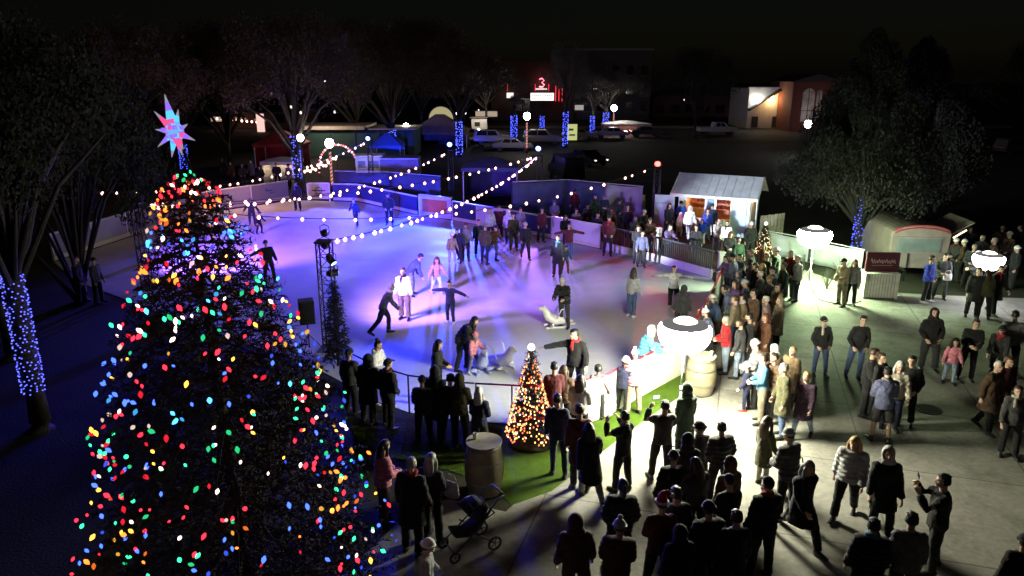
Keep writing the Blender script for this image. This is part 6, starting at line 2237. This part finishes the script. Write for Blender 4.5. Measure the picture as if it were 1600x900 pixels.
# --- the crowd at the right of the rink, far to near
CR = [
    (1131, 402, 1.68, 250, 'rail', 'jacket:violet', 'short:black', 'watcher in violet at the end of the slatted barrier'),
    (1143, 398, 1.72, 260, 'watch', 'jacket:slate blue', 'beanie:navy', 'watcher in slate blue and navy hat at the crowd front'),
    (1157, 396, 1.72, 250, 'watch', 'puffer:navy', 'short:black', 'watcher in navy padded jacket near the white gate post'),
    (1171, 391, 1.70, 240, 'stand', 'jacket:dark grey', 'cap:grey', 'watcher in grey cap left of the warm lit slim tree'),
    (1187, 381, 1.74, 235, 'stand', 'jacket:rust', 'long:brown', 'brown haired watcher in rust before the warm lit slim tree'),
    (1199, 396, 1.72, 240, 'stand', 'jacket:olive', 'short:brown', 'watcher in olive right of the slim lit tree'),
    (1212, 389, 1.75, 250, 'stand', 'jacket:dark green', 'beanie:white', 'watcher in dark green with bright white hat at the crowd back'),
    (1236, 391, 1.85, 200, 'relaxed', 'jacket:maroon', 'short:grey', 'tall standing man in maroon top and black trousers'),
    (1250, 398, 1.72, 240, 'stand', 'jacket:light grey', 'short:grey', 'person in pale jacket behind the tall maroon topped man'),
    (1168, 414, 1.68, 245, 'watch', 'jacket:lavender', 'long:black', 'dark haired watcher in lavender jacket'),
    (1180, 410, 1.74, 240, 'photo_one', 'puffer:black', 'short:black', 'watcher in black padded jacket lifting a phone over the crowd'),
    (1192, 412, 1.66, 250, 'stand', 'jacket:brown', 'long:blond', 'blond watcher in brown jacket in the crowd middle'),
    (1205, 414, 1.72, 240, 'stand', 'jacket:charcoal', 'beanie:charcoal', 'watcher in charcoal with charcoal knit hat'),
    (1222, 412, 1.75, 235, 'stand', 'jacket:dark green', 'short:brown', 'bareheaded watcher in dark green left of the tall maroon man'),
    (1154, 426, 1.66, 250, 'rail', 'jacket:slate blue', 'hood:slate blue', 'hooded watcher in slate blue leaning over the boards'),
    (1187, 426, 1.70, 245, 'stand', 'jacket:dark grey', 'short:white', 'white haired watcher in dark grey jacket'),
    (1205, 430, 1.74, 240, 'stand', 'puffer:black', 'beanie:tan', 'watcher in black padded jacket with tan hat'),
    (1216, 442, 1.70, 235, 'stand', 'coat:tan', 'short:black', 'watcher in long tan coat at the right side of the crowd'),
    (1133, 444, 1.72, 250, 'bend', 'jacket:slate blue', 'short:black', 'watcher in slate blue bending low over the rink boards'),
    (1117, 457, 1.55, 255, 'rail', 'jacket:denim blue', 'beanie:white', 'watcher in white hat leaning far over the rink boards'),
    (1101, 478, 1.60, 265, 'rail', 'jacket:slate blue', 'pombeanie:white', 'watcher with white bobble hat right behind the balloon light'),
    (1148, 462, 1.66, 245, 'stand', 'jacket:beige', 'short:brown', 'watcher in beige jacket behind the red jacket'),
    (1161, 458, 1.70, 250, 'watch', 'jacket:tan', 'short:black', 'watcher in tan jacket left of the tall dark brown coat'),
    (1177, 452, 1.80, 245, 'stand', 'coat:brown', 'short:black', 'tall watcher in long dark brown coat'),
    (1198, 466, 1.66, 240, 'stand', 'jacket:pale pink', 'short:white', 'white haired woman in pale pink jacket'),
    (1214, 462, 1.68, 235, 'stand', 'coat:beige', 'hood:beige', 'hooded watcher in beige coat at the crowd edge'),
    (1137, 497, 1.70, 260, 'watch', 'jacket:red', 'short:grey', 'grey haired person in bright red jacket and jeans'),
    (1157, 500, 1.70, 255, 'stand', 'jacket:dark grey', 'short:brown', 'watcher in dark grey and jeans right of the red jacket'),
    (1170, 488, 1.74, 245, 'stand', 'coat:black', 'short:black', 'watcher in long black coat behind the silver hat'),
    (1196, 492, 1.66, 240, 'stand', 'coat:rust', 'long:auburn', 'auburn haired woman in rust coat in the crowd'),
    (1180, 528, 1.72, 240, 'watch', 'puffer:grey', 'beanie:silver', 'watcher in grey padded jacket with shiny silver hat'),
    (1207, 534, 1.72, 235, 'watch', 'jacket:brown', 'hood:white', 'watcher in brown jacket with white hood up'),
    (1238, 540, 1.70, 230, 'stand', 'coat:tan', 'bald:blond', 'bald headed man in open tan coat'),
    (1168, 566, 1.2, 250, 'child', 'jacket:navy', 'beanie:silver', 'child in navy with pale hat and red shoes'),
    (1190, 555, 1.80, 250, 'watch', 'sweater:steel blue', 'short:brown', 'man in steel blue pullover and khaki trousers seen from behind'),
    (1207, 552, 1.72, 240, 'stand', 'puffer:brown', 'short:black', 'watcher in dark brown padded jacket right of the steel blue pullover'),
    (1226, 566, 1.75, 225, 'stand', 'coat:olive', 'short:grey', 'watcher in long olive grey coat'),
    (1258, 584, 1.72, 200, 'stroll', 'coat:purple', 'short:blond', 'blond person in dark purple coat and blue jeans'),
    (1150, 440, 1.70, 250, 'stand', 'jacket:violet', 'long:brown', 'brown haired watcher in violet behind the beige jacket'),
    (1166, 440, 1.70, 245, 'watch', 'jacket:lavender', 'beanie:silver', 'watcher in lavender jacket with silver knit hat'),
]
bots = ['trousers:black', 'jeans:denim blue', 'trousers:charcoal', 'jeans:navy', 'trousers:brown']
for i, (x, y, h, f, pose, top, hd, lab) in enumerate(CR):
    b = bots[i % 5]
    if 'khaki' in lab:
        b = 'trousers:khaki'
    if 'blue jeans' in lab or 'and jeans' in lab:
        b = 'jeans:light denim'
    P(x + prn.uniform(-4, 4), y + prn.uniform(-3, 3), h * prn.uniform(.95, 1.03), f + 28 + (i * 37) % 56 - 28, pose, top, b, hd, lab, SP, shoe='shoe:red' if 'red shoes' in lab else 'shoe:black')

# --- plaza, right side
P(1292, 495, 1.70, 180, 'relaxed', 'jacket:black', 'jeans:denim blue', 'beanie:black', 'walker in black hat and jacket and blue jeans facing the camera', VI)
P(1345, 492, 1.82, 185, 'relaxed', 'sweater:black', 'jeans:denim blue', 'short:black', 'broad man in black pullover and blue jeans facing the camera', VI)
P(1466, 482, 1.80, 190, 'relaxed', 'hoodie:black', 'wide:charcoal', 'hood:black', 'man in black hood and wide dark trousers with hands together', VI)
P(1320, 404, 1.74, 250, 'watch', 'jacket:beige', 'trousers:khaki', 'cap:charcoal', 'man in beige jacket and khaki trousers left of the kiosk', VI)
P(1337, 406, 1.66, 200, 'stand', 'jacket:grey', 'trousers:black', 'long:brown', 'person in grey jacket and dark trousers beside the kiosk', VI)
P(1459, 400, 1.74, 130, 'relaxed', 'puffer:blue', 'trousers:black', 'short:brown', 'man in bright blue jacket and white shoes by the trailer', VI, shoe='shoe:white')
P(1479, 396, 1.74, 200, 'watch', 'hoodie:dark grey', 'trousers:charcoal', 'short:black', 'man in grey hoodie holding a white bag beside the blue jacket', VI)
P(1372, 545, 1.74, 120, 'watch', 'jacket:black', 'trousers:black', 'short:brown', 'dark clad person with white strap behind the blue grey shirt', VI)
P(1382, 551, 1.68, 150, 'stand', 'jacket:charcoal', 'trousers:black', 'short:brown', 'second dark person close beside the white strap', VI)
P(1405, 564, 1.70, 200, 'stand', 'jacket:cream', 'trousers:navy', 'long:white', 'white haired woman in cream between two dark jackets', VI)
P(1428, 557, 1.70, 215, 'relaxed', 'jacket:black', 'trousers:black', 'short:black', 'person in black jacket right of the white haired woman', VI)
P(1388, 573, 1.78, 10, 'watch', 'jacket:slate blue', 'shorts:charcoal', 'short:black', 'man in blue grey jacket and dark shorts seen from behind', VI)
P(1494, 529, 1.25, 200, 'child', 'jacket:pink', 'jeans:light denim', 'long:black', 'dark haired child in pink jacket and light jeans', VI)
P(1525, 500, 1.74, 200, 'watch', 'puffer:black', 'trousers:purple', 'short:brown', 'adult in black jacket and purple trousers beside the pink child', VI)
P(1567, 508, 1.72, 220, 'push', 'jacket:charcoal', 'trousers:black', 'beanie:black', 'dark person stooping at the right by the grey pullover', VI)
P(1592, 486, 1.80, 20, 'stand', 'sweater:grey', 'trousers:black', 'short:black', 'person in pale grey pullover at the right edge', VI)
P(1563, 566, 1.76, 160, 'stroll', 'coat:brown', 'trousers:black', 'bald:white', 'bald person in long brown coat at the right', VI)
P(1578, 558, 1.66, 170, 'stand', 'coat:maroon', 'trousers:black', 'short:auburn', 'person in maroon coat behind the bald person', VI)
P(1598, 604, 1.66, 200, 'stand', 'jacket:dark grey', 'trousers:black', 'short:brown', 'person in grey cut by the right edge', VI)
P(1332, 683, 1.70, 215, 'stroll', 'puffer:light grey', 'trousers:black', 'long:blond', 'blond woman in pale jacket and black trousers', VI)
P(1398, 701, 1.78, 200, 'stand', 'coat:black', 'trousers:black', 'hood:silver', 'person in black coat with pale silver hood', VI)
P(1482, 740, 1.80, 290, 'photo', 'jacket:black', 'trousers:charcoal', 'short:black', 'man in black raising a phone at the right foreground', VI)
P(1430, 803, 1.78, 10, 'stand', 'jacket:grey', 'trousers:black', 'short:black', 'man in grey jacket seen from behind at the bottom', VI)
P(1366, 810, 1.70, 15, 'stand', 'puffer:black', 'trousers:black', 'short:black', 'dark figure left of the grey jacket at the bottom', VI)
P(1602, 834, 1.60, 10, 'stand', 'jacket:black', 'trousers:black', 'beanie:black', 'dark figure cut by the bottom right edge', VI)

# --- plaza, centre
P(1268, 722, 1.76, 160, 'stride', 'coat:black', 'trousers:black', 'long:grey', 'woman in black coat with wind blown grey hair striding', VI)
P(1236, 670, 1.80, 330, 'watch', 'puffer:dark grey', 'trousers:black', 'beanie:silver', 'broad person in dark jacket with pale grey knit hat', VI)
P(1204, 652, 1.45, 60, 'child', 'coat:olive', 'jeans:cream', 'long:brown', 'girl in olive coat and pale leggings on the bright concrete', VI)
P(1198, 748, 1.80, 345, 'stand', 'puffer:black', 'trousers:black', 'cap:black', 'person in black cap with bright concrete on both sides', VI)
P(1096, 657, 1.45, 340, 'child', 'jacket:charcoal', 'trousers:black', 'beanie:charcoal', 'child in charcoal hat right of the big dark crowd', VI)
P(1131, 659, 1.70, 345, 'relaxed', 'puffer:charcoal', 'trousers:black', 'short:black', 'person in charcoal padded jacket with hands in pockets', VI)
P(1141, 714, 1.76, 330, 'stand', 'jacket:brown', 'trousers:charcoal', 'hood:brown', 'person in brown hood behind the charcoal padded jacket', VI)
P(1134, 742, 1.72, 340, 'watch', 'jacket:black', 'trousers:black', 'cap:navy', 'person in navy cap in front of the brown hood', VI)
P(1112, 785, 1.76, 350, 'stand', 'puffer:black', 'trousers:black', 'beanie:black', 'black clad figure low in the dark centre crowd', VI)
P(1150, 800, 1.74, 355, 'stand', 'jacket:charcoal', 'trousers:black', 'short:brown', 'charcoal clad figure at the very bottom of the centre crowd', VI)
P(1073, 598, 1.78, 330, 'stand', 'coat:dark green', 'trousers:black', 'hood:dark green', 'tall person in dark green hood below the balloon light', VI)
P(1037, 627, 1.72, 350, 'photo', 'jacket:charcoal', 'trousers:black', 'short:black', 'man lifting a phone left of the dark green hood', VI)
P(976, 640, 1.74, 320, 'photo', 'jacket:black', 'trousers:black', 'short:brown', 'person in black photographing from the turf edge', VI)
P(1071, 676, 1.84, 350, 'stand', 'coat:black', 'trousers:black', 'hood:black', 'large figure in black hood in the middle of the plaza', VI)
P(1050, 706, 1.72, 350, 'stand', 'puffer:black', 'trousers:charcoal', 'beanie:charcoal', 'black padded figure with charcoal hat beside the large black hood', VI)
P(1090, 716, 1.70, 340, 'watch', 'jacket:charcoal', 'trousers:black', 'long:black', 'long haired dark figure right of the large black hood', VI)
P(1030, 770, 1.74, 355, 'watch', 'jacket:maroon', 'trousers:charcoal', 'santa:', 'person in red festive hat and maroon top', VI)
P(1066, 822, 1.62, 350, 'stand', 'jacket:charcoal', 'trousers:black', 'hood:charcoal', 'charcoal hooded figure beside the red festive hat', VI)
P(1062, 762, 1.74, 350, 'stand', 'jacket:black', 'trousers:black', 'short:black', 'black figure behind the red festive hat', VI)
P(968, 748, 1.74, 0, 'relaxed', 'puffer:black', 'trousers:black', 'ponytail:black', 'woman in black padded jacket with ponytail', VI)
P(962, 808, 1.66, 5, 'watch', 'puffer:brown', 'trousers:black', 'pombeanie:light grey', 'person in brown with pale bobble hat at the bottom', VI)
P(904, 800, 1.70, 355, 'stand', 'jacket:brown', 'trousers:brown', 'hood:brown', 'person in dark brown hood at the bottom left of the plaza', VI)

# --- group by the small Christmas tree
P(866, 567, 1.76, 350, 'stand', 'jacket:maroon', 'trousers:black', 'short:black', 'man in maroon right beside the small Christmas tree', SP)
P(884, 572, 1.62, 20, 'watch', 'jacket:brown', 'trousers:black', 'long:brown', 'brown haired watcher next to the man in maroon', SP)
P(908, 585, 1.68, 20, 'watch', 'jacket:light grey', 'trousers:black', 'long:black', 'black haired woman in pale grey at the rail', SP)
P(877, 616, 1.80, 15, 'stand', 'jacket:navy', 'jeans:navy', 'short:black', 'man in navy jacket and dark jeans on the turf', SP)
P(911, 632, 1.82, 10, 'stand', 'coat:maroon', 'trousers:charcoal', 'short:brown', 'tall man in dark maroon coat on the turf', SP)
P(926, 662, 1.70, 350, 'walk', 'coat:black', 'jeans:grey', 'long:black', 'woman in black coat and grey jeans striding off the turf', VI)
P(938, 570, 1.30, 20, 'child', 'jacket:pale pink', 'trousers:charcoal', 'short:black', 'child in pale pink leaning on the bright boards', SP)
P(991, 545, 1.62, 340, 'watch', 'puffer:pink', 'trousers:beige', 'pombeanie:white', 'girl in pink jacket with white bobble hat at the boards', SP)
P(976, 556, 1.40, 30, 'child', 'jacket:navy', 'trousers:black', 'beanie:silver', 'child in navy left of the pink jacket at the boards', SP)

# --- dark watchers at the near left rail
P(571, 552, 1.74, 20, 'stand', 'coat:black', 'trousers:black', 'hood:black', 'black hooded watcher left of the white hoodie girl', SP)
P(603, 561, 1.72, 40, 'relaxed', 'jacket:black', 'trousers:black', 'cap:black', 'watcher in black cap with pale face at the near rail', SP)
P(545, 545, 1.66, 20, 'stand', 'jacket:charcoal', 'trousers:black', 'beanie:black', 'charcoal watcher beside the unlit dark fir', SP)
P(677, 572, 1.78, 10, 'stand', 'coat:black', 'trousers:black', 'hood:black', 'large black hooded watcher at the middle of the near rail', SP)
P(700, 584, 1.70, 10, 'watch', 'jacket:black', 'trousers:black', 'short:black', 'black clad watcher right of the large hooded one', SP)
P(719, 583, 1.72, 15, 'watch', 'jacket:olive', 'trousers:black', 'hood:olive', 'watcher in olive hood at the near rail', SP)
P(752, 606, 1.62, 20, 'watch', 'jacket:navy', 'trousers:black', 'long:white', 'white haired watcher in navy left of the small Christmas tree', SP)
P(660, 588, 1.60, 0, 'watch', 'puffer:charcoal', 'trousers:black', 'beanie:charcoal', 'charcoal watcher left of the large black hood at the rail', SP)

# --- bottom left, beside the huge tree
P(600, 690, 1.62, 60, 'watch', 'puffer:pink', 'trousers:brown', 'long:brown', 'brown haired girl in pink beside the huge Christmas tree', VI)
P(641, 716, 1.80, 20, 'stand', 'coat:black', 'trousers:black', 'bald:grey', 'bald man in black coat beside the huge Christmas tree', VI)
P(678, 708, 1.68, 30, 'watch', 'jacket:charcoal', 'trousers:black', 'long:grey', 'grey haired person with pale scarf near the barrel', VI)
P(668, 842, 1.30, 90, 'child', 'jacket:light grey', 'trousers:charcoal', 'beanie:white', 'child in pale jacket cut by the bottom edge', VI)
P(120, 400, 1.75, 80, 'stand', 'jacket:black', 'trousers:black', 'short:black', 'dark watcher between the left trees', SP)
P(146, 402, 1.70, 100, 'stand', 'jacket:charcoal', 'trousers:black', 'beanie:black', 'dark watcher in hat right of the other left watcher', SP)

# --- silhouettes far left and at the right
for i, (x, y) in enumerate(((345, 247), (360, 252), (376, 256), (391, 250), (405, 258), (418, 246), (432, 254), (449, 256))):
    P(x, y, 1.72, 150 + (i * 47) % 90, 'stand' if i % 2 else 'relaxed', ('jacket:', 'coat:')[i % 2] + ('black', 'brown', 'charcoal', 'grey')[i % 4], 'trousers:black', ('short:black', 'beanie:charcoal', 'short:brown')[i % 3],
      'small dark figure in the distant crowd before the lit food tent', 'distant crowd by the food tent')
for i, (x, y) in enumerate(((1503, 357), (1519, 354), (1508, 374), (1538, 368), (1531, 392), (1566, 352), (1589, 383), (1522, 382), (1579, 362), (1597, 352), (1497, 372), (1553, 372))):
    P(x, y, 1.72, 200 + (i * 53) % 120, ('stand', 'watch', 'relaxed')[i % 3], ('jacket:', 'puffer:')[i % 2] + ('black', 'charcoal', 'brown')[i % 3], 'trousers:black', ('beanie:light grey', 'short:black', 'beanie:white', 'short:grey')[i % 4],
      'dark figure with lit head in the crowd behind the low balloon light', 'dark crowd at the far right')
P(1531, 418, 1.75, 200, 'stand', 'coat:charcoal', 'trousers:black', 'short:black', 'tall dark silhouette before the low balloon light', VI)
P(1566, 416, 1.75, 170, 'stroll', 'coat:black', 'trousers:black', 'short:brown', 'second dark silhouette right of the low balloon light', VI)
P(1548, 422, 1.68, 20, 'watch', 'jacket:olive', 'trousers:black', 'long:brown', 'dark person in olive between the two silhouettes', VI)

# --- phones held up by photographers, bags and straps
PHN = M('phone_body', (.015, .015, .017), .3, var=0, coat=.5)
SCR = EM('phone_screen', (.75, .85, 1), 1.3, False)


def phone(px, z_px, face, label):
    o = next(p for p in PERSONS if p['label'] == px)
    ps = POSES['photo']
    s = o.scale[0]
    w = (ps.arms[0][2] + ps.arms[1][2]) / 2
    loc = Matrix.Translation(o.location) @ Matrix.Rotation(o.rotation_euler.z, 4, 'Z') @ ((w + Vector((0, .06, .13))) * s)
    t = thing('smartphone', label, 'phone', loc, rz=o.rotation_euler.z, group='phones held up for pictures')
    m = MB(); m.box((0, 0, 0), (.155, .012, .078)); m.build('case', PHN, t, bevel=.004)
    m = MB(); m.box((0, -.0065, 0), (.145, .002, .070)); m.build('screen', SCR, t)


phone('man in black raising a phone at the right foreground', 0, 0, 'smartphone held up by the man at the right foreground')
phone('man lifting a phone left of the dark green hood', 0, 0, 'smartphone held up left of the dark green hood')
phone('person in black photographing from the turf edge', 0, 0, 'smartphone held up at the edge of the turf')


def held_bag(owner, off, size, colr, label, cat='bag'):
    o = next(p for p in PERSONS if p['label'] == owner)
    loc = Matrix.Translation(o.location) @ Matrix.Rotation(o.rotation_euler.z, 4, 'Z') @ Vector(off)
    t = thing('shoulder_bag', label, cat, loc, rz=o.rotation_euler.z)
    m = MB(); m.tube([(0, 0, -size[2] / 2), (0, 0, -size[2] * .3), (0, 0, size[2] * .3), (0, 0, size[2] / 2)], [(size[0] * .42, size[1] * .4), (size[0] * .5, size[1] * .5), (size[0] * .46, size[1] * .4), (size[0] * .40, size[1] * .12)], 12, ref=(0, 1, 0)); m.build('pouch', fab(colr), t, smooth=True)
    m = MB(); m.tube([(-size[0] * .38, 0, size[2] * .45), (-size[0] * .2, 0, size[2] * .95), (size[0] * .2, 0, size[2] * .95), (size[0] * .38, 0, size[2] * .45)], .012, 6); m.build('strap', fab(colr), t, smooth=True)


held_bag('man in grey hoodie holding a white bag beside the blue jacket', (-.12, .34, .95), (.30, .12, .26), 'white', 'white bag carried beside the bright blue jacket')
held_bag('grey haired person with pale scarf near the barrel', (.25, .22, 1.0), (.34, .14, .30), 'light grey', 'pale bag held near the dark side barrel')
held_bag('broad person in dark jacket with pale grey knit hat', (.30, .05, .85), (.32, .16, .34), 'black', 'black bag at the side of the pale knit hat')

labs = {}
for p in PERSONS:
    labs.setdefault(p['label'], []).append(p)
for l, v in labs.items():
    if not 4 <= len(l.split()) <= 16:
        print('LABEL LENGTH', l)
    if len(v) > 1 and 'crowd' not in l:
        print('DUP LABEL', l)
# ---------------------------------------------------------------- light, sky, camera
BLUE, VIO, WHT, RED = (.07, .06, 1), (.42, .16, 1), (1, .92, .85), (1, .06, .05)


def tower_light(tw, col, target, power, angle, strength, label, dz=.18, blend=.8, radius=.12, size=.17, lcol=None):
    d = Vector(target) - tw
    d.z = 0
    d.normalize()
    loc = Vector((tw.x, tw.y, TH + dz)) + d * .25
    stage_light(loc, target, lcol or col, strength, label, size)
    return lamp('stage_spot', 'SPOT', loc + (Vector(target) - loc).normalized() * .42, col, power, radius, target, angle, blend)


DEEP = (.025, .045, 1)
tower_light(T1, BLUE, at(485, 338), 40000, 34, 14, 'blue stage light on the tower behind the white booth', lcol=(.15, .25, 1), radius=.22)
tower_light(T2, DEEP, at(655, 372), 50000, 54, 12, 'blue stage light on the tower left of the blue lit tent', lcol=(.15, .25, 1), radius=.3, dz=.45)
tower_light(T3, VIO, at(745, 400), 4800, 74, 12, 'blue stage light on the tower where two strings meet', lcol=(.15, .25, 1), radius=.4, dz=.45)
tower_light(T4, RED, at(1000, 420), 900, 110, 10, 'red stage light on the tower left of the hut', radius=.3)
tower_light(TN, DEEP, at(640, 570), 600, 95, 5, 'blue stage light low on the nearest truss', lcol=(.3, .4, 1), dz=-.55, radius=.3, size=.11)
tower_light(TN, DEEP, at(615, 328), 150000, 21, 5, 'added blue stage light on top of the nearest truss aimed at the far ice', lcol=(.3, .4, 1), dz=.22, radius=.15, blend=1, size=.11)  # extra fixture and beam added to turn the far ice blue
wl = tower_light(TN, WHT, at(542, 395), 1700, 22, 3, 'white stage light near the top of the nearest truss', dz=-.15, blend=1, size=.12)
lamp('stage_spot', 'SPOT', wl.location, (.02, .25, 1), 1300, .05, at(589, 418), 7, 1)  # cyan spot added without its own fixture, makes the patch on the ice
lamp('stage_spot', 'SPOT', wl.location, (.36, .17, 1), 10000, .5, at(760, 440), 80, 1)  # violet fill added at the same point to even out the ice
tower_light(T5, (.24, .09, 1), at(380, 395), 17000, 84, 5, 'violet stage light on the tower behind the huge tree', radius=.22)
tower_light(TN, (.80, .88, 1), at(1112, 325, 1.9), 34000, 17, 4, 'added white flood low on the nearest truss facing the hut', dz=-1.0, radius=.12, size=.11)  # fixture added on the truss to brighten hut front and roof
lamp('stage_spot', 'SPOT', (TN.x - .05, TN.y - .42, TH - .55), DEEP, 2500, .12, at(655, 735), 50, .8)  # bare blue spot added to tint the ground beside the big tree

w = bpy.data.worlds.new('World')
scene.world = w
w.use_nodes = True
nt = w.node_tree
bg = nt.nodes['Background']
sky = nt.nodes.new('ShaderNodeTexSky')
sky.sky_type = 'NISHITA'
sky.sun_disc = False
sky.sun_elevation = R(9)
sky.sun_rotation = R(200)
nt.links.new(sky.outputs[0], bg.inputs['Color'])
bg.inputs['Strength'].default_value = .00055
glow_fill = lamp('glow_fill', 'SUN', (0, 0, 60), (1, .86, .80), .02)  # added faint warm fill standing in for city glow, not a real moon
glow_fill.data.angle = R(.5)
glow_fill.rotation_euler = (R(52), 0, R(200 - 180))

cam = bpy.data.cameras.new('camera')
co = bpy.data.objects.new('camera', cam)
COL.objects.link(co)
co.location = (0, 0, CAM_H)
co.rotation_euler = (math.pi / 2 - CAM_P, 0, 0)
cam.sensor_width = 36
cam.lens = 36 * CAM_F / 1600
cam.clip_end = 2000
scene.camera = co
scene.view_settings.view_transform = 'Standard'
scene.view_settings.look = 'None'
scene.view_settings.exposure = .2
scene.view_settings.gamma = 1
scene.cycles.use_denoising = True
scene.cycles.sample_clamp_indirect = 3
scene.cycles.max_bounces = 5
scene.cycles.caustics_reflective = False
scene.cycles.caustics_refractive = False
